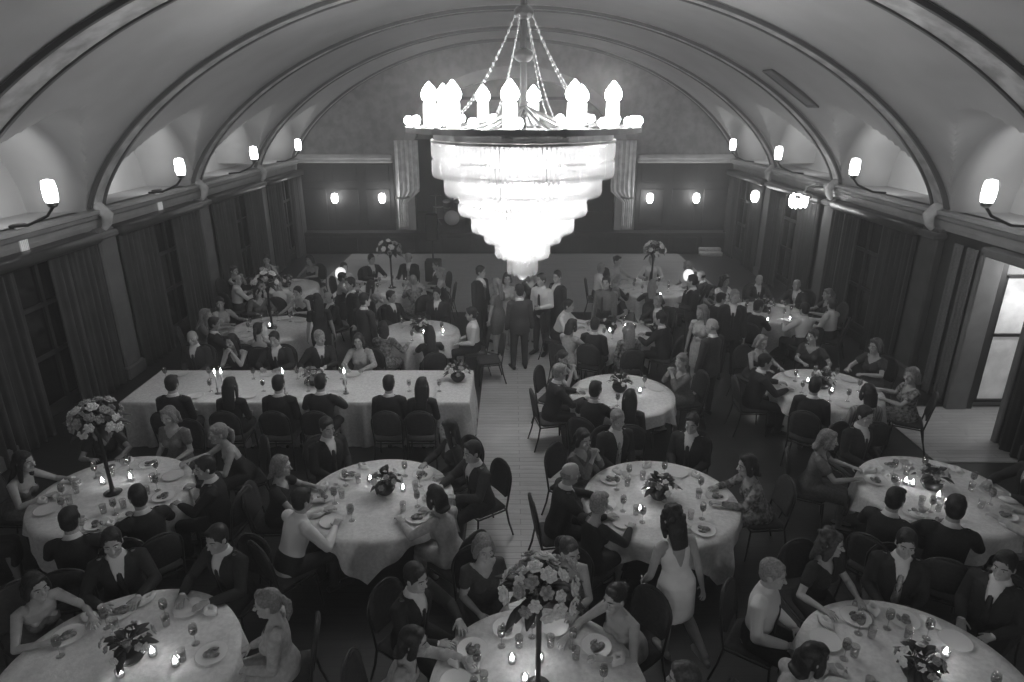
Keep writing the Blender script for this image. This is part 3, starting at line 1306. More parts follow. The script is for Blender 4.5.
def flowers(loc, label, spread, height, nb, size, seed, tall=False, low_vase=True, mid=.35):
    """Vase with leaves and individually cupped flowers as parts."""
    rnd = random.Random(seed)
    t = thing('flower_arrangement', label, 'flowers', loc)
    mb = MB()
    if tall:
        mb.lathe([(.09, 0), (.10, .01), (.03, .03), (.022, .10), (.022, height - .18), (.05, height - .10), (.11, height - .02), (.09, height - .02)], 20)
        zc = height
    else:
        mb.lathe([(.07, 0), (.09, .02), (.12, .07), (.11, .11), (.09, .12)], 20)
        zc = .12 + height * .25
    put('vase', mb, M['vase'], t)
    mb = MB()
    for k in range(46 if tall or spread > .25 else 26):
        a = rnd.uniform(0, 2 * PI)
        e = rnd.uniform(-.35, 1.3)
        d = V((math.cos(a) * math.cos(e), math.sin(a) * math.cos(e), math.sin(e) * .8))
        leaf(mb, V((0, 0, zc)) + d * spread * rnd.uniform(.15, .5), d, spread * rnd.uniform(.5, .85), .03 * (1 + spread))
    for k in range(10):
        a = rnd.uniform(0, 2 * PI)
        e = rnd.uniform(.2, 1.3)
        d = V((math.cos(a) * math.cos(e), math.sin(a) * math.cos(e), math.sin(e)))
        mb.tube([V((0, 0, zc - .08)), V((0, 0, zc)) + d * spread * .6], .004, 5)
    put('foliage', mb, M['leaf'], t)
    for k in range(nb):
        u = (k + .5) / nb
        e = math.asin(min(1, u * 1.15 - .15))
        a = k * 2.39996 + rnd.uniform(-.2, .2)
        d = V((math.cos(a) * math.cos(e), math.sin(a) * math.cos(e), math.sin(e)))
        rr = spread * rnd.uniform(.72, .98)
        mb = MB()
        bloom(mb, (0, 0, 0), size * rnd.uniform(.8, 1.2), rnd)
        q = d.to_track_quat('Z', 'Y').to_matrix()
        c = V((0, 0, zc)) + V((d.x * rr, d.y * rr, d.z * rr * height / max(spread, .01) * .55 if not tall else d.z * rr * .9))
        mb.v = [tuple(q @ V(p) + c) for p in mb.v]
        put('flower', mb, M['petal_mid'] if rnd.random() < mid else M['petal'], t)
    return t

# ------------------------------------------------------------------ people
DG = bpy.context.evaluated_depsgraph_get


def remesh(mb, name, voxel, smooth=2, deci=None, keep=None):
    me = mb.mesh('tmp')
    ob = bpy.data.objects.new('tmp', me)
    COL.objects.link(ob)
    r = ob.modifiers.new('r', 'REMESH')
    r.mode = 'VOXEL'
    r.voxel_size = voxel
    r.use_smooth_shade = True
    if smooth:
        s = ob.modifiers.new('s', 'SMOOTH')
        s.factor = .5
        s.iterations = smooth
    if deci:
        d = ob.modifiers.new('d', 'DECIMATE')
        d.ratio = deci
    dg = DG()
    dg.update()
    out = bpy.data.meshes.new_from_object(ob.evaluated_get(dg))
    out.name = name
    bpy.data.objects.remove(ob)
    bpy.data.meshes.remove(me)
    if keep is not None:
        bm = bmesh.new()
        bm.from_mesh(out)
        dead = [f for f in bm.faces if not keep(f.calc_center_median())]
        bmesh.ops.delete(bm, geom=dead, context='FACES')
        # even out the cut edge
        for _ in range(3):
            ed = [v for v in bm.verts if v.is_boundary]
            mv = {}
            for v in ed:
                nb = [e.other_vert(v).co for e in v.link_edges if e.is_boundary]
                if len(nb) == 2:
                    mv[v] = v.co * .5 + (nb[0] + nb[1]) * .25
            for v, c in mv.items():
                v.co = c
        bm.to_mesh(out)
        bm.free()
    out.polygons.foreach_set('use_smooth', [True] * len(out.polygons))
    return out


def ik(a, c, l1, l2, pole):
    d = c - a
    L = min(d.length, (l1 + l2) * .999)
    d.normalize()
    c = a + d * L
    x = (l1 * l1 - l2 * l2 + L * L) / (2 * L)
    h = math.sqrt(max(l1 * l1 - x * x, 0))
    p = pole - d * pole.dot(d)
    p.normalize()
    return a + d * x + p * h, c


class Sk:
    """A posed skeleton. Local frame: facing +Y, floor at z 0, hips over the origin."""

    def __init__(s, fem=False, seated=True, lean=0.0, side=0.0, twist=0.0, hyaw=0.0, hpitch=0.0, hands=None, curl=.45, feet=None, pel=None, elbow=(.35, -.25, -1.0), palm=None):
        s.fem, s.seated = fem, seated
        k = .95 if fem else 1.0
        s.k = k
        s.pel = V(pel) if pel else V((0, 0, .545 if seated else .93 * k + .02))
        rot = Matrix.Rotation(twist, 3, 'Z') @ Matrix.Rotation(side, 3, 'Y') @ Matrix.Rotation(-lean, 3, 'X')
        s.R, s.F, s.T = rot @ V((1, 0, 0)), rot @ V((0, 1, 0)), rot @ V((0, 0, 1))
        sw = .158 if fem else .185
        s.sh = [s.tp(.435 * k, x * sw, -.008) for x in (-1, 1)]
        s.l1, s.l2 = .285 * k, .255 * k
        hipw = .092
        s.hip = [s.pel + V((x * hipw, .0, -.02)) for x in (-1, 1)]
        s.th, s.shin = .43 * k, .41 * k
        if feet is None:
            feet = [V((x * .12, .42 if seated else .03, .075)) for x in (-1, 1)] if not fem else [V((x * .06, .40 if seated else .02, .075)) for x in (-1, 1)]
        s.knee, s.ank = [], []
        for i in range(2):
            kn, an = ik(s.hip[i], V(feet[i]), s.th, s.shin, V(((-1, 1)[i] * (.05 if fem else .18), 1, .35)))
            s.knee.append(kn)
            s.ank.append(an)
        if hands is None:
            hands = [V((-.13, .27, .66)), V((.13, .27, .66))] if seated else [V((-.26, .06, .80 * k)), V((.26, .06, .80 * k))]
        s.el, s.wr = [], []
        for i in range(2):
            x = (-1, 1)[i]
            e, w = ik(s.sh[i], V(hands[i]), s.l1, s.l2, V((x * elbow[0], elbow[1], elbow[2])))
            s.el.append(e)
            s.wr.append(w)
        s.curl = curl
        s.palm = palm or [V((0, 0, -1)) if seated else V((1, 0, 0)), V((0, 0, -1)) if seated else V((-1, 0, 0))]
        # head
        hr = Matrix.Rotation(twist * .6 + hyaw, 3, 'Z') @ Matrix.Rotation(side * .5, 3, 'Y') @ Matrix.Rotation(-lean * .35 - hpitch, 3, 'X')
        s.hr = hr
        s.nb = s.tp(.50 * k, 0, -.005)
        s.hc = s.nb + s.T * .075 * k + hr @ V((0, .03, .098))
        s.chest = s.tp(.32 * k, 0, 0)

    def tp(s, u, x=0, y=0):
        return s.pel + s.T * u + s.R * x + s.F * y

    def hp(s, x, y, z):
        return s.hc + s.hr @ V((x, y, z))

    def uxy(s, p):
        d = p - s.pel
        return d.dot(s.T), d.dot(s.R), d.dot(s.F)


MALE = [(-.11, .085, .085, 0), (-.06, .155, .115, 0), (.02, .168, .122, 0), (.10, .155, .112, .004), (.18, .148, .108, .006), (.27, .158, .115, .01), (.34, .168, .122, .012),
        (.40, .172, .115, .006), (.445, .16, .098, 0), (.48, .11, .08, -.006), (.51, .068, .064, -.006)]
FEM = [(-.11, .085, .09, 0), (-.06, .165, .12, -.005), (.01, .172, .125, -.008), (.09, .145, .105, 0), (.16, .118, .09, .004), (.23, .124, .093, .008), (.30, .138, .105, .014),
       (.36, .142, .098, .008), (.415, .135, .085, 0), (.45, .095, .068, -.006), (.485, .055, .055, -.006)]


def torso(mb, s, inf=0.0, u0=-1, u1=1, flare=0.0, n=24):
    st = FEM if s.fem else MALE
    pts, rad = [], []
    for u, rx, ry, dy in st:
        u *= s.k
        if u < u0 or u > u1:
            continue
        f = flare * max(0, (.08 - u) / .18)
        pts.append(s.tp(u, 0, dy))
        rad.append((rx + inf + f, ry + inf + f))
    mb.tube(pts, rad, n, s.R)
    if s.fem and u1 > .3 and u0 < .25:
        for x in (-.066, .066):
            mb.ball(s.tp(.285 * s.k, x, .085), (.062 + inf, .055 + inf, .06 + inf), 12, 8)


def neck(mb, s, inf=0.0):
    r = .050 if s.fem else .060
    mb.tube([s.tp(.46 * s.k, 0, -.008), s.nb + s.T * .03, s.hp(0, -.012, -.06)], [(r * 1.3 + inf, r * 1.2 + inf), (r + inf, r + inf), (r * .95 + inf, r + inf)], 14)


def arm(mb, s, i, inf=0.0, t=1.0):
    fr = .86 if s.fem else 1.0
    a, e, w = s.sh[i], s.el[i], s.wr[i]
    ins = a - s.R * (-1, 1)[i] * .05 + s.T * .012
    mb.tube([ins, a, a.lerp(e, .35), a.lerp(e, .75), e], [.056 * fr + inf, .058 * fr + inf, .050 * fr + inf, .042 * fr + inf, .040 * fr + inf], 12)
    if t > .02:
        mb.tube([e, e.lerp(w, min(.3, t)), e.lerp(w, min(.7, t)), e.lerp(w, t)], [.040 * fr + inf, .042 * fr + inf, .033 * fr + inf, .026 * fr + inf], 12)


def leg(mb, s, i, inf=0.0, t=1.0):
    h, k, a = s.hip[i], s.knee[i], s.ank[i]
    mb.tube([h, h.lerp(k, .35), h.lerp(k, .75), k], [.085 + inf, .078 + inf, .062 + inf, .056 + inf], 14)
    if t > 0:
        mb.tube([k, k.lerp(a, .3 * t), k.lerp(a, .7 * t), k.lerp(a, t)], [.055 + inf, .056 + inf, .042 + inf, .034 + inf + (.006 if inf else 0)], 12)


def hand(mb, s, i):
    w, e = s.wr[i], s.el[i]
    d = (w - e).normalized()
    nrm = s.palm[i] - d * s.palm[i].dot(d)
    nrm.normalize()
    side = (1, -1)[i]       # thumb side along lat
    lat = d.cross(nrm).normalized()
    k = .92 if s.fem else 1.0
    side = -1 if i == 0 else 1
    mb.tube([w - d * .01, w + d * .03 * k, w + d * .085 * k], [(.027 * k, .019 * k), (.037 * k, .016 * k), (.041 * k, .0125 * k)], 12, lat)
    for q, (off, L, fan) in enumerate(((.031, .072, .16), (.0105, .082, .05), (-.0105, .076, -.05), (-.030, .060, -.17))):
        p = w + d * .086 * k + lat * (off * side * k)
        dd = (d + lat * side * fan).normalized()
        pts = [p - dd * .015, p]
        for ph, f in enumerate((.45, .32, .25)):
            ang = s.curl * (.5, .9, .7)[ph] * (1 + .08 * q)
            ax = dd.cross(nrm).normalized()
            dd = Matrix.Rotation(ang, 3, ax) @ dd
            p = p + dd * L * f * k
            pts.append(p)
        mb.tube(pts, [.0092 * k, .0092 * k, .0085 * k, .0078 * k, .0066 * k], 8)
    p = w + d * .028 * k + lat * side * .030 * k
    dd = (d * .62 + lat * side * .72 + nrm * .3).normalized()
    pts = [p - dd * .02, p]
    for f in (.040, .030):
        p = p + dd * f * k
        pts.append(p)
        dd = (dd + d * .45 + nrm * .25 * s.curl).normalized()
    mb.tube(pts, [.0125 * k, .012 * k, .010 * k, .0075 * k], 8)


HEADST = [(-.128, .012, .014, .050), (-.120, .032, .032, .048), (-.108, .045, .047, .040), (-.085, .056, .062, .028), (-.055, .064, .078, .014), (-.02, .071, .089, .006), (.015, .0745, .095, .0), (.05, .0755, .096, -.002),
          (.078, .070, .089, -.006), (.098, .057, .073, -.010), (.112, .038, .050, -.012), (.119, .018, .024, -.013)]


def head(mb, s):
    k = .95 if s.fem else 1.0
    mb.tube([s.hp(0, cy, z * k) for z, rx, ry, cy in HEADST], [(rx * k, ry * k) for z, rx, ry, cy in HEADST], 22, s.hr @ V((1, 0, 0)), False)
    mb.tube([s.hp(0, .089, .012), s.hp(0, .100, -.012), s.hp(0, .112, -.032)], [.008, .0105, .0135], 8)
    for x in (-1, 1):
        mb.ball(s.hp(x * .011, .100, -.035), (.009, .011, .008), 8, 6)
        mb.ball(s.hp(x * .0765, -.012, -.008), (.011, .020, .033), 10, 6, s.hr)
        mb.ball(s.hp(x * .046, .062, -.030), (.024, .022, .022), 8, 6, s.hr)
        mb.tube([s.hp(x * .012, .088, .022), s.hp(x * .036, .082, .026), s.hp(x * .054, .066, .018)], [.0085, .0095, .007], 6)
    mb.tube([s.hp(-.022, .083, -.063), s.hp(0, .092, -.061), s.hp(.022, .083, -.063)], [.0045, .0075, .0045], 6)
    mb.tube([s.hp(-.019, .080, -.073), s.hp(0, .089, -.074), s.hp(.019, .080, -.073)], [.0045, .008, .0045], 6)
    mb.ball(s.hp(0, .074, -.103), (.024, .018, .016), 8, 6, s.hr)


def foot(mb, a, d, inf=0.0, heel=0.0, L=.25, w=.044):
    d = V((d.x, d.y, 0)).normalized()
    lat = V((d.y, -d.x, 0))
    b = V((a.x, a.y, 0))
    z = max(a.z - .075, 0)
    pts = [b - d * .055 + V((0, 0, .035 + z + heel)), b + V((0, 0, .045 + z + heel * .9)), b + d * L * .35 + V((0, 0, .034 + z + heel * .4)), b + d * L * .62 + V((0, 0, .024 + z)), b + d * L * .78 + V((0, 0, .019 + z))]
    mb.tube(pts, [(.030 + inf, .032 + inf), (.034 + inf, .042 + inf), (w * .92 + inf, .030 + inf), (w + inf, .021 + inf), (w * .7 + inf, .015 + inf)], 12, lat)
    mb.tube([a, b + V((0, 0, .05 + z + heel))], [.036 + inf, .036 + inf], 10)


def body_mesh(s):
    mb = MB()
    torso(mb, s)
    neck(mb, s)
    head(mb, s)
    for i in (0, 1):
        arm(mb, s, i)
        hand(mb, s, i)
        leg(mb, s, i)
        foot(mb, s.ank[i], s.footd[i], -.004)
    return remesh(mb, 'body', .0062, 2, .45)


def front_v(s, depth_u, top_u, wtop, back=False):
    def keep(p):
        u, x, y = s.uxy(p)
        if (y > 0.0) != back and depth_u < u < top_u + .2:
            w = wtop * (u - depth_u) / (top_u - depth_u)
            if abs(x) < w:
                return False
        return True
    return keep


def jacket_mesh(s):
    mb = MB()
    torso(mb, s, .020, -.075 if s.seated else -.2, .512 * s.k, .015)
    if not s.seated:
        mb.tube([s.pel + V((0, 0, .0)), s.pel + V((0, 0, -.15))], [(.195, .150), (.205, .155)], 20, s.R, False)
    for i in (0, 1):
        arm(mb, s, i, .015, .96)
        mb.ball(s.sh[i] - s.R * (-1, 1)[i] * .012 + s.T * .012, (.066, .066, .055), 10, 8)
    v = front_v(s, .20, .50, .064)

    def keep(p):
        u, x, y = s.uxy(p)
        if u > .507 * s.k + .004:
            return False
        return v(p)
    me = remesh(mb, 'jacket', .011, 3, .6, keep)
    return me


def lapel_mesh(s):
    """Two folded lapels either side of the jacket opening."""
    mb = MB()
    for x in (-1, 1):
        rings = []
        for k in range(7):
            t = k / 6
            u = .215 + t * .275
            xi = .005 + .082 * t
            wo = .012 + .05 * math.sin(min(t * 1.25, 1) * PI * .55) * (1 - .35 * max(0, t - .75) / .25)
            yb = .146 - .03 * max(0, (u - .36) / .14) - (.045 if u > .46 else 0) - .02 * t
            rings.append([s.tp(u, x * xi, yb + .005), s.tp(u, x * (xi + wo), yb - .002 - wo * .3), s.tp(u, x * (xi + wo), yb - .012 - wo * .3), s.tp(u, x * xi, yb - .006)])
        mb.loft(rings)
    return mb.mesh('lapels')


def shirt_mesh(s, sleeves=True):
    mb = MB()
    torso(mb, s, .010, -.06, .52)
    r = .064 if not s.fem else .052
    mb.tube([s.tp(.47 * s.k, 0, -.006), s.nb + s.T * .022], [(r * 1.25, r * 1.2), (r + .006, r + .008)], 16, s.R, False)
    for i in (0, 1):
        if sleeves:
            arm(mb, s, i, .012, .97)
        else:
            e, w = s.el[i], s.wr[i]
            mb.tube([e.lerp(w, .86), e.lerp(w, 1.0)], [.037, .036], 10)
    return remesh(mb, 'shirt', .011, 2, .6)


def tie_mesh(s):
    mb = MB()
    rings = []
    for u, w, y in ((.475, .017, .086), (.455, .020, .100), (.44, .014, .108), (.38, .022, .143), (.30, .029, .150), (.20, .034, .143), (.12, .038, .140), (.09, .036, .140), (.06, .003, .140)):
        u *= s.k
        y -= .010 if s.fem else 0
        rings.append([s.tp(u, -w, y - .004), s.tp(u, 0, y + .004), s.tp(u, w, y - .004), s.tp(u, 0, y - .012)])
    mb.loft(rings)
    return mb.mesh('tie')


def trousers_mesh(s):
    mb = MB()
    torso(mb, s, .013, -.2, .10)
    for i in (0, 1):
        leg(mb, s, i, .016, .95)
    return remesh(mb, 'trousers', .012, 2, .6)


def dress_mesh(s, kind):
    """strap: wide straps and V neck; strapless; sleeve: short sleeves; longsleeve."""
    mb = MB()
    torso(mb, s, .009, -.2, .50 * s.k)
    hem_t = .25
    if s.seated:
        for i in (0, 1):
            leg(mb, s, i, .018, 0)
        m0, m1 = (s.hip[0] + s.hip[1]) / 2, (s.knee[0] + s.knee[1]) / 2
        w = (s.knee[1] - s.knee[0]).length / 2
        mb.tube([m0, m0.lerp(m1, .5), m1 + V((0, 0, -.005)), m1 + V((0, .03, -.06)), m1 + V((0, .02, -.16))], [(.175, .085), (.15, .075), (w + .07, .065), (w + .075, .05), (w + .085, .055)], 20, V((1, 0, 0)))
    else:
        m1 = (s.knee[0] + s.knee[1]) / 2
        d = (s.knee[0] - s.knee[1])
        hw = max(.14, abs(d.x) / 2 + .085)
        hd = max(.11, abs(d.y) / 2 + .085)
        c = s.pel
        mb.tube([c + V((0, -.005, .02)), c + V((0, -.005, -.06)), c.lerp(m1, .4) + V((0, 0, 0)), c.lerp(m1, .75), c.lerp(m1, .97)],
                [(.182, .134), (.190, .142), (.182, .142), ((.18 + hw) / 2, (.14 + hd) / 2), (hw, hd)], 24, V((1, 0, 0)), False)
    if kind == 'sleeve':
        for i in (0, 1):
            a, e = s.sh[i], s.el[i]
            mb.tube([a - s.R * (-1, 1)[i] * .05, a, a.lerp(e, .5)], [.062, .062, .058], 12)
    if kind == 'longsleeve':
        for i in (0, 1):
            arm(mb, s, i, .013, .93)
    if kind == 'strap':
        def keep(p):
            u, x, y = s.uxy(p)
            if u > .30 * s.k:
                ax = abs(x)
                lim = .055 + .0 * u
                w = (u - .30 * s.k) / (.16 * s.k)
                if y >= 0 and ax < .062 * min(w * 1.3, 1.0):
                    return False
                if y < 0 and ax < .066 * min((u - .20) / .2, 1.0):
                    return False
                if ax > .155 - .06 * w:
                    return False
            elif y < 0 and u > .20 and abs(x) < .066 * (u - .20) / .2:
                return False
            return True
    elif kind == 'strapless':
        def keep(p):
            u, x, y = s.uxy(p)
            return u < .345 * s.k - (.06 if y < 0 else 0) + .015 * math.cos(x * 40)
    else:
        def keep(p):
            u, x, y = s.uxy(p)
            if y > 0 and u > .37 * s.k and abs(x) < .085 * (u - .37 * s.k) / .08:
                return False
            return u < .46 * s.k or abs(x) > .09
    return remesh(mb, 'dress', .010, 3, .6, keep)


def shoe_mesh(s, i, heels):
    mb = MB()
    a = s.ank[i]
    if heels:
        foot(mb, a, s.footd[i], .003, .0, .24, .040)
    else:
        foot(mb, a, s.footd[i], .007, 0, .27, .046)
    z0 = a.z + .0

    def keep(p):
        return p.z < z0 + (.0 if not heels else -.03)
    return remesh(mb, 'shoe', .008, 2, .6, keep)


def hair_mesh(s, style):
    mb = MB()
    k = .95 if s.fem else 1.0
    R = s.hr
    if style == 'bald':
        for q in range(9):
            a = PI * (.02 + .96 * q / 8) + PI
            mb.ball(s.hp(.071 * math.cos(a), -.012 + .082 * math.sin(a) - .004, -.008), (.018, .018, .040), 8, 6)
    else:
        mb.ball(s.hp(0, -.017, .050), (.086 * k, .107 * k, .100 * k), 20, 14, R)
        mb.ball(s.hp(0, -.042, -.005), (.081 * k, .074 * k, .090 * k), 14, 10, R)
        mb.ball(s.hp(.012, .050, .098), (.062, .040, .030), 12, 8, R)
        if style == 'short':
            for x in (-1, 1):
                mb.tube([s.hp(x * .074, .028, .035), s.hp(x * .077, .022, -.008)], [.012, .008], 6)
    if style in ('bob', 'long', 'curly'):
        D = {'bob': .11, 'long': .27, 'curly': .18}[style]
        for x in (-1, 1):
            mb.tube([s.hp(x * .055, .03, .075), s.hp(x * .080, .018, .01), s.hp(x * .088, .0, -.06), s.hp(x * .085, -.02, -D * .8)], [(.03, .022), (.034, .020), (.040, .022), (.028, .016)], 10, R @ V((0, 1, 0)))
        b = s.hp(0, -.085, .02)
        t2 = s.hp(0, -.095, -.09)
        t3 = s.nb - s.F * .10 - s.T * (D - .14)
        mb.tube([s.hp(0, -.06, .05), b, t2, t3], [(.075, .04), (.088, .040), (.094, .042), (.080, .025)], 14, R @ V((1, 0, 0)))
    if style == 'curly':
        rr = random.Random(5)
        for q in range(46):
            a = rr.uniform(-.35, PI + .35) + PI
            e = rr.uniform(-.9, 1.3)
            mb.ball(s.hp(.092 * math.cos(a) * math.cos(e), -.025 + .105 * math.sin(a) * math.cos(e), .03 + .115 * math.sin(e) - (.05 if e < 0 else 0)), rr.uniform(.018, .030), 7, 5)
    if style == 'updo':
        mb.ball(s.hp(0, -.112, .055), (.046, .042, .046), 12, 8, R)
        mb.ball(s.hp(0, -.09, .0), (.05, .04, .05), 10, 8, R)
    if style == 'pony':
        mb.ball(s.hp(0, -.115, .035), .03, 10, 8)
        mb.tube([s.hp(0, -.12, .03), s.hp(0, -.155, -.02), s.hp(0, -.15, -.12), s.hp(0, -.13, -.20)], [.022, .032, .028, .008], 10)
    me = remesh(mb, 'hair', .008, 2, .6)
    rr = random.Random(3)
    for v in me.vertices:
        d = v.co - s.hc
        w = math.sin(d.x * 190 + 2 * math.sin(d.z * 40)) * math.sin(d.y * 150 + d.z * 30)
        v.co += d.normalized() * .0018 * w
    return me


def eye_meshes(s):
    out = []
    for x in (-1, 1):
        mb = MB()
        mb.ball(s.hp(x * .031, .0795, .004), (.0125, .0115, .0085), 12, 8)
        mb.cur = 1
        mb.ball(s.hp(x * .031, .0875, .004), (.0058, .0052, .0058), 10, 6)
        br = MB()
        br.tube([s.hp(x * .014, .098, .026), s.hp(x * .034, .094, .032), s.hp(x * .054, .076, .025)], [.003, .0042, .0025], 6)
        out.append((mb.mesh('eye'), br.mesh('eyebrow')))
    return out


POSES = {
    # name: keyword arguments of Sk
    'lap': dict(seated=True, lean=.04, hpitch=.05),
    'table': dict(seated=True, lean=.16, hands=[V((-.16, .44, .80)), V((.15, .46, .80))], elbow=(.7, -.2, -.6)),
    'clasp': dict(seated=True, lean=.20, hands=[V((-.045, .30, 1.02)), V((.05, .31, 1.00))], elbow=(.5, .1, -1), curl=.9, palm=[V((1, .2, 0)), V((-1, .2, 0))], hyaw=-.35),
    'turn': dict(seated=True, lean=.10, twist=.45, hyaw=.55, hands=[V((-.18, .36, .79)), V((.22, .42, .79))], elbow=(.6, -.2, -.7)),
    'reach': dict(seated=True, lean=.38, hands=[V((-.20, .56, .80)), V((.16, .48, .79))], elbow=(.6, -.2, -.6), hpitch=-.1),
    'back': dict(seated=True, lean=-.10, hyaw=-.5, hands=[V((-.10, .22, .64)), V((.26, .30, .72))]),
    'stand': dict(seated=False, lean=.02, hyaw=.3),
    'chat': dict(seated=False, lean=.05, hyaw=-.35, hands=[V((-.10, .26, 1.10)), V((.25, .04, .82))], elbow=(.5, -.3, -1), curl=.9, palm=[V((1, 0, 0)), V((-1, 0, 0))]),
    'walk': dict(seated=False, lean=.08, side=-.10, hpitch=.1, feet=[V((-.02, .04, .075)), V((.13, -.36, .34))], hands=[V((-.24, .16, .84)), V((.25, -.06, .80))]),
    'bend': dict(seated=False, lean=.5, hpitch=-.1, hands=[V((-.14, .46, .98)), V((.16, .40, .92))], feet=[V((-.11, .12, .075)), V((.11, -.05, .075))]),
}
PC = {}
HEADZ = {}


def sk_for(pose, fem):
    key = ('sk', pose, fem)
    if key not in PC:
        s = Sk(fem=fem, **POSES[pose])
        s.footd = []
        for i in (0, 1):
            d = V(((-1, 1)[i] * (.12 if not fem else .03), 1, 0))
            s.footd.append(d)
        PC[key] = s
    return PC[key]


def cached(kind, pose, fem, extra=None):
    key = (kind, pose, fem, extra)
    if key not in PC:
        s = sk_for(pose, fem)
        if kind == 'body':
            PC[key] = body_mesh(s)
        elif kind == 'jacket':
            PC[key] = jacket_mesh(s)
        elif kind == 'lapel':
            PC[key] = lapel_mesh(s)
        elif kind == 'shirt':
            PC[key] = shirt_mesh(s, extra)
        elif kind == 'tie':
            PC[key] = tie_mesh(s)
        elif kind == 'trousers':
            PC[key] = trousers_mesh(s)
        elif kind == 'dress':
            PC[key] = dress_mesh(s, extra)
        elif kind == 'shoe':
            PC[key] = [shoe_mesh(s, 0, extra), shoe_mesh(s, 1, extra)]
        elif kind == 'hair':
            PC[key] = hair_mesh(s, extra)
        elif kind == 'eyes':
            PC[key] = eye_meshes(s)
    return PC[key]


HAIRM = {'dark': 'hair_dark', 'brown': 'hair_brown', 'grey': 'hair_grey', 'fair': 'hair_fair'}


def person(loc, rz, label, pose='table', fem=False, outfit='suit', cloth='black_cloth', hair=('short', 'dark'), tie='tie_dark', skin='skin', scale=1.0, mirror=False, group=None):
    t = thing('person', label, 'person', loc, rz, group)
    t.scale = (-scale if mirror else scale, scale, scale)
    a = (pose, fem)
    link('body', cached('body', *a), t, M[skin])
    link('hair', cached('hair', *a, hair[0]), t, M[HAIRM[hair[1]]])
    for e, b in cached('eyes', *a):
        link('eye', e, t, [M['eye_white'], M['iris']])
        link('eyebrow', b, t, M[HAIRM[hair[1]]])
    if outfit == 'suit':
        link('shirt', cached('shirt', *a, False), t, M['white_shirt'])
        j = link('jacket', cached('jacket', *a), t, M[cloth])
        link('lapels', cached('lapel', *a), j, M[cloth])
        if tie:
            link('tie', cached('tie', *a), t, M[tie])
        link('trousers', cached('trousers', *a), t, M[cloth])
        shoe, heels = 'shoe', False
    elif outfit == 'shirt':
        link('shirt', cached('shirt', *a, True), t, M[cloth])
        if tie:
            link('tie', cached('tie', *a), t, M[tie])
        link('trousers', cached('trousers', *a), t, M['black_cloth'])
        shoe, heels = 'shoe', False
    else:
        link('dress', cached('dress', *a, outfit), t, M[cloth])
        shoe, heels = ('shoe_pale' if cloth in ('white_dress', 'light_cloth') else 'shoe'), True
    for sh in cached('shoe', *a, heels):
        link('shoe', sh, t, M[shoe])
    return t

# ------------------------------------------------------------------ tables and guests
TB = {
    # key: (x, y, radius, phrase, square cloth half side, cloth turn)
    'T1': (-3.26, 4.00, .90, 'the front left corner table', 1.12, .5),
    'T5': (0.09, 3.82, .84, 'the front centre table', 1.04, .35),
    'T10': (3.07, 3.90, .86, 'the front right corner table', 1.06, .2),
    'T2': (-4.75, 6.50, .84, 'the second-row far left table', 1.06, .6),
    'T4': (-1.64, 6.42, .84, 'the second-row table left of aisle', 0.98, .78),
    'T6': (1.59, 6.36, .86, 'the second-row table right of aisle', 1.04, -.17),
    'T9': (4.84, 6.50, .84, 'the second-row far right table', 1.05, .3),
    'T7': (1.61, 9.25, .80, 'the third-row table right of aisle', .99, .55),
    'T11': (4.89, 9.45, .82, 'the third-row far right table', 1.03, .2),
    'T12': (-1.96, 12.15, .80, 'the fourth-row table left of aisle', 1.10, .7),
    'T13': (-4.96, 12.45, .80, 'the fourth-row far left table', 1.10, .1),
    'T8': (1.87, 12.25, .80, 'the fourth-row table right of aisle', 1.10, .2),
    'T15': (5.44, 13.5, .80, 'the fourth-row far right table', 1.10, .5),
    'T14': (3.29, 15.4, .78, 'the fifth-row right table', 1.08, .4),
    'T16': (-3.06, 15.5, .78, 'the fifth-row left table', 1.08, .2),
    'T17': (-5.71, 15.6, .78, 'the fifth-row far left table', 1.08, .5),
}
CLOCK = ['twelve', 'one', 'two', 'three', 'four', 'five', 'six', 'seven', 'eight', 'nine', 'ten', 'eleven']
used = {k: {} for k in TB}


def clock(tk, pos):
    x, y = TB[tk][:2]
    a = math.atan2(pos.x - x, pos.y - y) / (2 * PI) * 12
    c = int(round(a)) % 12
    if c in used[tk]:
        for d in (1, -1, 2, -2, 3, -3):
            q = (c + d) % 12
            if q not in used[tk] and abs(((a - q + 6) % 12) - 6) < abs(d) + 1:
                c = q
                break
    used[tk][c] = a
    return c


def describe(fem, outfit, cloth, hair):
    tone = {'black_cloth': 'black', 'char_cloth': 'charcoal', 'grey_cloth': 'grey', 'light_cloth': 'pale', 'white_shirt': 'white', 'white_dress': 'white', 'stripe_cloth': 'striped', 'pattern_cloth': 'patterned'}[cloth]
    st, hc = hair
    if not fem:
        h = 'balding' if st == 'bald' else {'dark': 'dark-haired', 'brown': 'brown-haired', 'grey': 'grey-haired', 'fair': 'fair-haired'}[hc]
        return '%s man in %s %s' % (h, tone, 'suit' if outfit == 'suit' else 'shirt')
    g = {'strap': 'dress', 'strapless': 'strapless dress', 'sleeve': 'dress', 'longsleeve': 'dress'}[outfit]
    h = {'short': 'short-haired', 'bob': 'bob-haired', 'long': 'long-haired', 'curly': 'curly-haired', 'updo': 'bun-haired', 'pony': 'ponytailed'}[st]
    return '%s woman in %s %s' % (h, tone, g)


SEATS = {k: [] for k in TB}


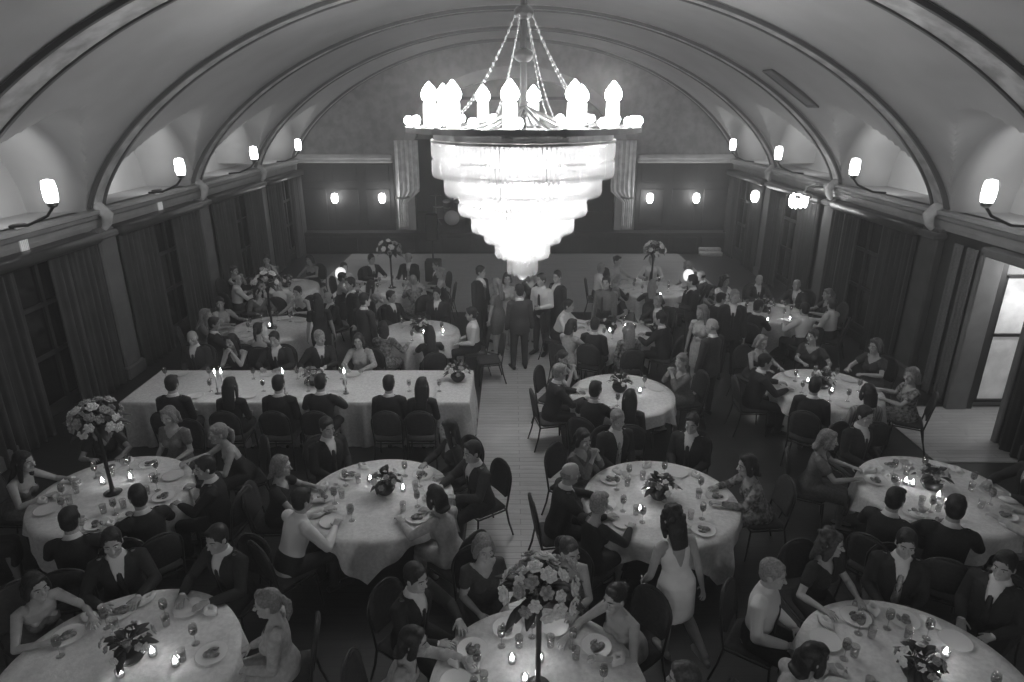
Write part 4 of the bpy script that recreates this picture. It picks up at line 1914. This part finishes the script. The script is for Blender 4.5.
def seat(tk, px, py, pose='table', fem=False, outfit=None, cloth='black_cloth', hair=('short', 'dark'), tie='tie_dark', skin='skin', scale=1.0, mirror=False, turn=0.0, pos=None, desc=None, rmin=.34):
    """A guest on a chair at table tk whose head shows at photo pixel (px,py)."""
    x, y, R = TB[tk][:3]
    outfit = outfit or ('sleeve' if fem else 'suit')
    s = sk_for(pose, fem)
    hc = s.hc * scale
    if mirror:
        hc = V((-hc.x, hc.y, hc.z))
    hw = pos if pos is not None else at(px, py, hc.z)
    c = V((x, y, 0))
    d = V((hw.x - x, hw.y - y, 0))
    d.normalize()
    f = -d
    rz = math.atan2(-f.x, f.y) + turn
    off = Matrix.Rotation(rz, 3, 'Z') @ V((hc.x, hc.y, 0))
    hip = V((hw.x, hw.y, 0)) - off
    dd = V((hip.x - x, hip.y - y, 0))
    L = min(max(dd.length, R + rmin), R + .60)
    hip = c + dd.normalized() * L
    q = clock(tk, hip)
    where = "at %s o'clock of %s" % (CLOCK[q], TB[tk][3])
    desc = desc or describe(fem, outfit, cloth, hair)
    person(hip, rz, desc + ' ' + where, pose, fem, outfit, cloth, hair, tie, skin, scale, mirror, 'guests at ' + TB[tk][3])
    chair(hip - (Matrix.Rotation(rz, 3, 'Z') @ V((0, .02, 0))), rz, 'dark padded chair under the guest %s' % where, 'chairs at ' + TB[tk][3])
    SEATS[tk].append((hip, q))
    return hip


def fill(tk, n, dark=.72, skip=()):
    """Seat further guests in the gaps left round the table."""
    x, y, R = TB[tk][:3]
    for k in range(n):
        a = 2 * PI * (k + .25) / n
        ck = a / (2 * PI) * 12
        if any(abs(((ck - s + 6) % 12) - 6) < .8 for s in skip):
            continue
        if any(abs(((ck - v + 6) % 12) - 6) < 11.5 / n * .80 for v in used[tk].values()):
            continue
        fem = RND.random() < .5
        pose = RND.choice(['lap', 'table', 'turn', 'back', 'table', 'reach'] if not fem else ['table', 'lap', 'turn', 'clasp', 'reach'])
        r = R + .45
        p = V((x + math.sin(a) * r, y + math.cos(a) * r, 0))
        if abs(p.x) > W - .45:
            continue
        drk = RND.random() < dark
        if fem:
            outfit = RND.choice(['sleeve', 'longsleeve', 'strap', 'strapless'])
            cloth = RND.choice(['black_cloth', 'char_cloth', 'black_cloth']) if drk else RND.choice(['light_cloth', 'pattern_cloth', 'grey_cloth', 'white_dress'])
            hair = (RND.choice(['bob', 'long', 'curly', 'updo', 'pony', 'short']), RND.choice(['dark', 'dark', 'brown', 'fair', 'grey']))
        else:
            outfit = 'suit' if drk or RND.random() < .4 else 'shirt'
            cloth = 'white_shirt' if outfit == 'shirt' else RND.choice(['black_cloth', 'black_cloth', 'char_cloth'])
            hair = (RND.choice(['short', 'short', 'short', 'bald']), RND.choice(['dark', 'dark', 'brown', 'grey']))
        seat(tk, 0, 0, pose, fem, outfit, cloth, hair, RND.choice(['tie_dark', 'tie_pale']), RND.choice(['skin', 'skin', 'skin', 'skin_dark']), RND.uniform(.95, 1.03), RND.random() < .5, RND.uniform(-.15, .15), pos=p)


def dress_table(tk, seed, candles=(), centre='low', far=False, tall=False):
    x, y, R, phrase, half, turn = TB[tk]
    rnd = random.Random(seed)
    top, apron, legs = TM[round(R, 2)]
    t = thing('banquet_table', 'round folding table beneath the white cloth of ' + phrase, 'table', (x, y, 0), 0, 'round tables')
    link('tabletop', top, t, M['table_wood'])
    link('apron', apron, t, M['chair_frame'])
    for l in legs:
        link('leg', l, t, M['chair_frame'])
    o = put('tablecloth', cloth_mesh(R, half, seed, turn=turn), M['cloth'], None, loc=(x, y, 0))
    tag(o, 'white cloth with hanging points draped over ' + phrase, 'tablecloth', 'white tablecloths')
    z = TABLE_H + .005
    spots = list(SEATS[tk])
    if not far:
        for q in range(12):
            if all(min((q - b) % 12, (b - q) % 12) > 1 for _, b in spots):
                a = q / 12 * 2 * PI
                spots.append((V((x + math.sin(a), y + math.cos(a), 0)), q))
    for hip, q in spots:
        d = V((hip.x - x, hip.y - y, 0)).normalized()
        s = V((-d.y, d.x, 0))
        w = "at %s o'clock of %s" % (CLOCK[q], phrase)
        c = V((x, y, z))
        plate(c + d * (R - .20), 'white plate %s' % w, 'plates on ' + phrase, food=not far and rnd.random() < .7)
        wineglass(c + d * (R - .36) + s * rnd.uniform(.10, .16), 'wine glass %s' % w, 'wine glasses on ' + phrase)
        if not far:
            if rnd.random() < .7:
                g = link('water_tumbler', CM['tumbler'], None, M['glass'], c + d * (R - .42) + s * rnd.uniform(-.02, .04))
                tag(g, 'water tumbler %s' % w, 'glass', 'tumblers on ' + phrase)
            if rnd.random() < .75:
                g = link('napkin', CM['napkin'], None, M['napkin'], c + d * (R - .16) - s * .21)
                g.rotation_euler.z = rnd.uniform(0, 6)
                tag(g, 'crumpled white napkin %s' % w, 'napkin', 'napkins on ' + phrase)
            if rnd.random() < .35:
                g = link('coffee_cup', CM['cup'], None, M['china'], c + d * (R - .30) - s * .17)
                tag(g, 'white coffee cup and saucer %s' % w, 'cup', 'coffee cups on ' + phrase)
    for k, (px, py) in enumerate(candles):
        p = at(px, py, TABLE_H + (.38 if tall else .06))
        v = V((p.x - x, p.y - y, 0))
        if v.length > R - .1:
            v = v.normalized() * (R - .1)
        candle(V((x + v.x, y + v.y, z)), 'lit %s on %s' % ('taper candle' if tall else 'glass votive candle', phrase), 'candles on ' + phrase, tall)
    if centre == 'tall':
        flowers((x, y, z), 'tall flower arrangement rising over ' + phrase, .30, .92, 34 if not far else 16, .062 if not far else .075, seed, tall=True)
    elif centre == 'low':
        flowers((x + rnd.uniform(-.06, .06), y + rnd.uniform(-.05, .1), z), 'low dark-leaved flower bowl at the middle of ' + phrase, .20, .20, 12 if not far else 7, .042, seed, mid=.5)


TM = {}
for k in TB:
    R = round(TB[k][2], 2)
    if R not in TM:
        TM[R] = round_table_meshes(R)

SK2 = 'skin'
# --- front centre table
seat('T5', 567, 562, 'turn', True, 'strapless', 'grey_cloth', ('updo', 'brown'))
seat('T5', 606, 604, 'reach', True, 'strapless', 'light_cloth', ('updo', 'dark'), mirror=True, rmin=.22)
seat('T5', 416, 578, 'table', False, 'suit', 'black_cloth', ('short', 'dark'))
seat('T5', 484, 548, 'lap', True, 'sleeve', 'char_cloth', ('bob', 'fair'))
seat('T5', 420, 642, 'reach', True, 'longsleeve', 'light_cloth', ('bob', 'dark'))
seat('T5', 640, 668, 'table', True, 'sleeve', 'pattern_cloth', ('long', 'brown'), mirror=True)
# --- second-row table right of the aisle
seat('T6', 627, 429, 'lap', False, 'suit', 'black_cloth', ('short', 'grey'), 'tie_pale')
seat('T6', 686, 432, 'lap', False, 'suit', 'black_cloth', ('short', 'dark'), 'tie_dark')
seat('T6', 594, 443, 'clasp', True, 'longsleeve', 'grey_cloth', ('bob', 'dark'))
seat('T6', 585, 472, 'table', False, 'suit', 'black_cloth', ('bald', 'grey'))
seat('T6', 608, 499, 'table', True, 'longsleeve', 'black_cloth', ('short', 'grey'))
seat('T6', 740, 466, 'reach', True, 'longsleeve', 'pattern_cloth', ('bob', 'dark'))
# --- second-row table left of the aisle
seat('T4', 430, 438, 'turn', True, 'longsleeve', 'black_cloth', ('long', 'dark'), mirror=True)
seat('T4', 472, 452, 'table', False, 'suit', 'char_cloth', ('short', 'dark'), turn=.4)
seat('T4', 288, 466, 'table', True, 'sleeve', 'black_cloth', ('bob', 'fair'))
seat('T4', 328, 488, 'reach', False, 'shirt', 'white_shirt', ('short', 'dark'))
seat('T4', 416, 487, 'reach', True, 'longsleeve', 'light_cloth', ('bob', 'dark'))
seat('T4', 345, 440, 'lap', False, 'suit', 'black_cloth', ('short', 'dark'))
# --- second-row far left table
seat('T2', 138, 497, 'table', False, 'suit', 'black_cloth', ('short', 'dark'))
seat('T2', 28, 462, 'reach', True, 'strapless', 'grey_cloth', ('long', 'dark'))
seat('T2', 152, 428, 'lap', True, 'sleeve', 'grey_cloth', ('bob', 'fair'))
seat('T2', 205, 468, 'turn', False, 'suit', 'black_cloth', ('short', 'dark'))
seat('T2', 70, 520, 'table', False, 'suit', 'black_cloth', ('short', 'dark'))
fill('T2', 8, .9)
# --- front left corner table
seat('T1', 45, 592, 'reach', True, 'strapless', 'grey_cloth', ('bob', 'dark'))
seat('T1', 252, 606, 'lap', True, 'longsleeve', 'light_cloth', ('pony', 'fair'))
seat('T1', 200, 552, 'table', False, 'suit', 'black_cloth', ('short', 'dark'))
seat('T1', 112, 548, 'table', False, 'suit', 'black_cloth', ('short', 'dark'), mirror=True)
# --- front right corner table
seat('T10', 850, 652, 'reach', True, 'longsleeve', 'light_cloth', ('bob', 'dark'))
seat('T10', 810, 588, 'lap', False, 'shirt', 'white_shirt', ('short', 'grey'))
seat('T10', 852, 562, 'turn', True, 'sleeve', 'black_cloth', ('curly', 'brown'))
seat('T10', 907, 548, 'lap', False, 'suit', 'black_cloth', ('short', 'dark'), 'tie_pale')
seat('T10', 1004, 566, 'lap', False, 'suit', 'black_cloth', ('short', 'dark'), 'tie_dark')
# --- second-row far right table
seat('T9', 955, 508, 'table', False, 'suit', 'black_cloth', ('short', 'dark'), scale=1.05)
seat('T9', 888, 505, 'table', False, 'suit', 'black_cloth', ('short', 'dark'))
seat('T9', 978, 458, 'table', False, 'suit', 'black_cloth', ('short', 'dark'))
seat('T9', 1006, 482, 'reach', True, 'longsleeve', 'light_cloth', ('bob', 'dark'))
seat('T9', 828, 440, 'table', True, 'sleeve', 'grey_cloth', ('bob', 'fair'))
seat('T9', 880, 424, 'lap', False, 'suit', 'black_cloth', ('short', 'dark'))
# --- third-row table right of the aisle
seat('T7', 561, 372, 'table', False, 'suit', 'black_cloth', ('short', 'grey'))
seat('T7', 578, 361, 'clasp', True, 'strap', 'black_cloth', ('pony', 'brown'))
seat('T7', 598, 388, 'table', False, 'suit', 'black_cloth', ('short', 'dark'))
seat('T7', 629, 394, 'lap', True, 'longsleeve', 'char_cloth', ('long', 'dark'))
seat('T7', 678, 362, 'clasp', True, 'longsleeve', 'grey_cloth', ('pony', 'fair'), mirror=True)
# --- third-row far right table
seat('T11', 815, 386, 'lap', False, 'suit', 'black_cloth', ('short', 'dark'))
seat('T11', 868, 393, 'lap', True, 'longsleeve', 'stripe_cloth', ('bob', 'dark'), scale=1.03)
seat('T11', 885, 372, 'turn', True, 'sleeve', 'pattern_cloth', ('bob', 'fair'))
seat('T11', 775, 362, 'table', False, 'suit', 'black_cloth', ('short', 'dark'))
fill('T11', 8, .7)
# --- fourth row
seat('T8', 570, 306, 'reach', False, 'shirt', 'white_shirt', ('short', 'dark'))
seat('T8', 571, 326, 'table', True, 'longsleeve', 'light_cloth', ('bob', 'dark'))
seat('T8', 597, 323, 'lap', False, 'suit', 'black_cloth', ('short', 'dark'))
seat('T8', 629, 330, 'lap', True, 'longsleeve', 'pattern_cloth', ('long', 'fair'))
seat('T8', 656, 318, 'table', False, 'suit', 'black_cloth', ('short', 'dark'))
fill('T8', 8, .6, skip=(9.6, 10.4, 11.2))
seat('T12', 470, 314, 'lap', False, 'shirt', 'white_shirt', ('short', 'dark'), turn=.3)
seat('T12', 436, 344, 'table', True, 'sleeve', 'black_cloth', ('long', 'dark'))
seat('T12', 383, 328, 'turn', True, 'longsleeve', 'pattern_cloth', ('bob', 'dark'))
fill('T12', 8, .7, skip=(1.8, 4.8, 5.4, 6.9, 8.8, 9.4))
fill('T13', 9, .45, skip=(2.8, 3.5, 4.3))
fill('T15', 9, .35)
fill('T14', 8, .5)
fill('T16', 8, .5)
fill('T17', 7, .5, skip=(1.8, 3.8))

dress_table('T1', 1, [(152, 650), (119, 671), (175, 660)], 'low')
dress_table('T5', 2, [(512, 657), (540, 656), (525, 677)], 'tall')
dress_table('T10', 3, [(946, 651), (937, 672)], 'low')
dress_table('T2', 4, [(102, 480), (130, 476)], 'tall')
dress_table('T4', 5, [(403, 487), (370, 478)], 'low')
dress_table('T6', 6, [(648, 486), (664, 497), (640, 508)], 'low')
dress_table('T9', 7, [(906, 480), (913, 482), (939, 494), (947, 500)], 'low')
dress_table('T7', 8, [(617, 388), (640, 390)], 'low', True)
dress_table('T11', 9, [(832, 390), (808, 380)], 'low', True)
dress_table('T12', 10, [(424, 332), (429, 335), (443, 331)], 'low', True)
dress_table('T8', 11, [(610, 330), (625, 326)], 'low', True)
dress_table('T13', 12, [(270, 325)], 'tall', True)
dress_table('T15', 13, [(768, 330), (790, 318)], 'low', True)
dress_table('T14', 14, [(653, 294), (665, 298)], 'tall', True)
dress_table('T16', 15, [(385, 300)], 'tall', True)
dress_table('T17', 16, [(250, 305)], 'low', True)

# --- the long table
LX0, LX1, LY0, LY1 = -6.06, -.77, 8.95, 10.2
mb = MB()
rnd = random.Random(4)


def edge_path(o, zf):
    """Outline of the hanging cloth, rippled by zf in 0..1."""
    pts = []
    per = [((LX0, LY0), (LX1, LY0)), ((LX1, LY0), (LX1, LY1)), ((LX1, LY1), (LX0, LY1)), ((LX0, LY1), (LX0, LY0))]
    for (a, b), nn in zip(per, ((0, -1), (1, 0), (0, 1), (-1, 0))):
        L = math.hypot(b[0] - a[0], b[1] - a[1])
        n = int(L / .06)
        for k in range(n):
            t = k / n
            r = o + zf * (.025 * math.sin(t * L * 21) + .018 * math.sin(t * L * 34 + 1))
            pts.append((a[0] + (b[0] - a[0]) * t + nn[0] * r, a[1] + (b[1] - a[1]) * t + nn[1] * r))
    return pts


rings = []
for z, o, zf in ((.758, -.03, 0), (.757, .0, 0), (.75, .012, 0), (.70, .018, .2), (.55, .03, .6), (.35, .045, .9), (.15, .055, 1), (.02, .06, 1)):
    rings.append([V((px, py, z)) for px, py in edge_path(o, zf)])
mb.loft(rings, cap=False)
n = len(rings[0])
mb.add(rings[0], [tuple(range(n))])
lc = put('tablecloth', mb, M['cloth'], None, sharp=60)
tag(lc, 'floor-length white cloth over the long straight table left of aisle', 'tablecloth', 'white tablecloths')
t = thing('banquet_table', 'long straight trestle table beneath the floor-length white cloth', 'table', ((LX0 + LX1) / 2, (LY0 + LY1) / 2, 0))
mb = MB()
mb.bbox((0, 0, .73), (LX1 - LX0 - .02, LY1 - LY0 - .02, .035), .01)
put('tabletop', mb, M['table_wood'], t, smooth=False)
for sx in (-1, 0, 1):
    for sy in (-1, 1):
        mb = MB()
        mb.tube([(sx * 2.4, sy * .5, .71), (sx * 2.4, sy * .5, .012)], .02, 8)
        put('leg', mb, M['chair_frame'], t)
LP = 'the long straight table'
ORD = ['first', 'second', 'third', 'fourth', 'fifth', 'sixth', 'seventh', 'eighth']


def long_seat(hx, row, idx, pose, fem, outfit, cloth, hair, mirror=False, scale=1.0):
    near = row == 'near'
    y = LY0 - .42 if near else LY1 + .42
    rz = 0 if near else PI
    where = '%s from the aisle along %s side of %s' % (ORD[idx], row, LP)
    person((hx, y, 0), rz, describe(fem, outfit, cloth, hair) + ', ' + where.replace(' the long straight table', ' long table'), pose, fem, outfit, cloth, hair, 'tie_dark', 'skin', scale, mirror, 'guests at ' + LP)
    chair((hx, y - (.02 if near else -.02), 0), rz, 'dark padded chair, ' + where, 'chairs at ' + LP)
    d = 1 if near else -1
    z = .764
    yy = (LY0 if near else LY1)
    plate(V((hx, yy + d * .2, z)), 'white plate, ' + where, 'plates on ' + LP, False)
    wineglass(V((hx + d * .16, yy + d * .38, z)), 'wine glass, ' + where, 'wine glasses on ' + LP)


near = [(388, 384, 'lap', False, 'suit', 'black_cloth', ('short', 'dark')), (421, 389, 'lap', True, 'longsleeve', 'char_cloth', ('long', 'dark')), (318, 392, 'table', False, 'suit', 'black_cloth', ('short', 'dark')),
        (277, 394, 'lap', False, 'suit', 'black_cloth', ('short', 'dark')), (228, 396, 'lap', True, 'longsleeve', 'black_cloth', ('long', 'dark')), (170, 388, 'lap', False, 'suit', 'black_cloth', ('short', 'dark'))]
near.sort(key=lambda q: -q[0])
for i, q in enumerate(near):
    hx = CAM.x + (q[0] - 512) / FPX * ((LY0 - .42) * CP + (5 - 1.24) * SP)
    long_seat(hx, 'near', i, *q[2:])
far = [('table', True, 'longsleeve', 'light_cloth', ('bob', 'brown')), ('turn', False, 'suit', 'black_cloth', ('short', 'grey')),
       ('table', False, 'suit', 'black_cloth', ('short', 'dark')), ('clasp', True, 'strap', 'black_cloth', ('long', 'dark')), ('lap', False, 'suit', 'char_cloth', ('bald', 'grey'))]
for i, q in enumerate(far):
    long_seat(-2.75 - i * .72, 'far', i, *q)
for px, py in ((208, 384), (197, 388), (263, 395), (337, 384), (333, 390)):
    p = at(px, py, 1.12)
    candle(V((p.x, min(max(p.y, LY0 + .3), LY1 - .3), .764)), 'lit taper candle on ' + LP, 'candles on ' + LP, True)
flowers((at(456, 388, .8).x, 9.75, .764), 'flower bowl at the aisle end of ' + LP, .22, .24, 14, .05, 77, mid=.5)
flowers((-3.3, 9.6, .764), 'flower bowl near the middle of ' + LP, .2, .2, 12, .045, 78, mid=.5)

# --- people on their feet
def stander(px, py, rz, label, pose='stand', fem=False, outfit='suit', cloth='black_cloth', hair=('short', 'dark'), tie='tie_dark', scale=1.0, mirror=False, skin='skin'):
    s = sk_for(pose, fem)
    hc = s.hc * scale
    p = at(px, py, hc.z)
    off = Matrix.Rotation(rz, 3, 'Z') @ V((-hc.x if mirror else hc.x, hc.y, 0))
    person((p.x - off.x, p.y - off.y, 0), rz, label, pose, fem, outfit, cloth, hair, tie, skin, scale, mirror, 'guests on their feet')


stander(672, 519, .30, 'woman in short white dress walking beside the second-row table', 'walk', True, 'strap', 'white_dress', ('curly', 'dark'))
stander(481, 272, -2.2, 'man in black suit standing leftmost of the group below chandelier', 'stand')
stander(507, 279, -2.7, 'dark-haired woman in pale dress standing in the group below chandelier', 'chat', True, 'longsleeve', 'light_cloth', ('bob', 'dark'))
stander(519, 291, .2, 'man in charcoal suit, back turned, front of the group below chandelier', 'stand', False, 'suit', 'char_cloth')
stander(541, 280, 2.6, 'man in white shirt facing out from the group below chandelier', 'chat', False, 'shirt', 'white_shirt')
stander(557, 277, 2.2, 'tall man in black suit standing rightmost of the group below chandelier', 'chat', False, 'suit', 'black_cloth', ('short', 'dark'), mirror=True)
stander(496, 284, 1.0, 'fair woman in grey dress standing in the group below chandelier', 'stand', True, 'sleeve', 'grey_cloth', ('long', 'fair'))
stander(531, 274, 3.0, 'woman in black dress standing hindmost of the group below chandelier', 'chat', True, 'longsleeve', 'black_cloth', ('updo', 'dark'))
stander(606, 283, 2.5, 'man in grey shirt standing between dance floor and fourth-row table', 'stand', False, 'shirt', 'grey_cloth')
stander(692, 281, 1.4, 'man in black suit standing before the right globe lamp', 'chat')
stander(735, 297, 2.9, 'man in black suit standing between the right-hand back tables', 'stand', False, 'suit', 'black_cloth', ('short', 'grey'), 'tie_dark')
stander(712, 326, .6, 'grey-haired man in charcoal suit standing right of the fourth-row table', 'stand', False, 'suit', 'char_cloth', ('bald', 'grey'))
stander(702, 312, 2.4, 'woman in pale dress standing right of the fourth-row table', 'chat', True, 'sleeve', 'light_cloth', ('long', 'fair'))
stander(350, 284, 2.0, 'man in black suit standing before the left globe lamp', 'stand')
stander(317, 300, .3, 'woman in black dress standing between the left-hand back tables', 'stand', True, 'sleeve', 'black_cloth', ('long', 'dark'))
stander(365, 300, -.6, 'man in charcoal suit standing beside the fifth-row left table', 'chat', False, 'suit', 'char_cloth')

# --- empty chairs pulled out along the aisle
for px, py, rz, lab in ((489, 352, PI / 2 + .2, 'empty dark chair at the aisle beside the fourth-row left table'),):
    p = at(px, py, .6)
    chair((p.x, p.y, 0), rz, lab, 'empty chairs along the aisle')

# ------------------------------------------------------------------ light and exposure
wd = bpy.data.worlds.new('room_air')
scene.world = wd
wd.use_nodes = True
wd.node_tree.nodes['Background'].inputs[0].default_value = (1, 1, 1, 1)
wd.node_tree.nodes['Background'].inputs[1].default_value = .035
vol = wd.node_tree.nodes.new('ShaderNodeVolumeScatter')
vol.inputs['Density'].default_value = .015
vol.inputs['Anisotropy'].default_value = .35
wd.node_tree.links.new(vol.outputs[0], wd.node_tree.nodes['World Output'].inputs['Volume'])
# unseen fill lamps added under the balcony to brighten tables and faces
for k in range(4):
    light('added_fill_lamp', 'POINT', ((k - 1.5) * 3.0, -2.4, 2.85), 85, .2)
vs = scene.view_settings
vs.view_transform = 'Standard'
vs.look = 'None'
vs.gamma = 1.0
vs.use_curve_mapping = False
vs.exposure = 0.08
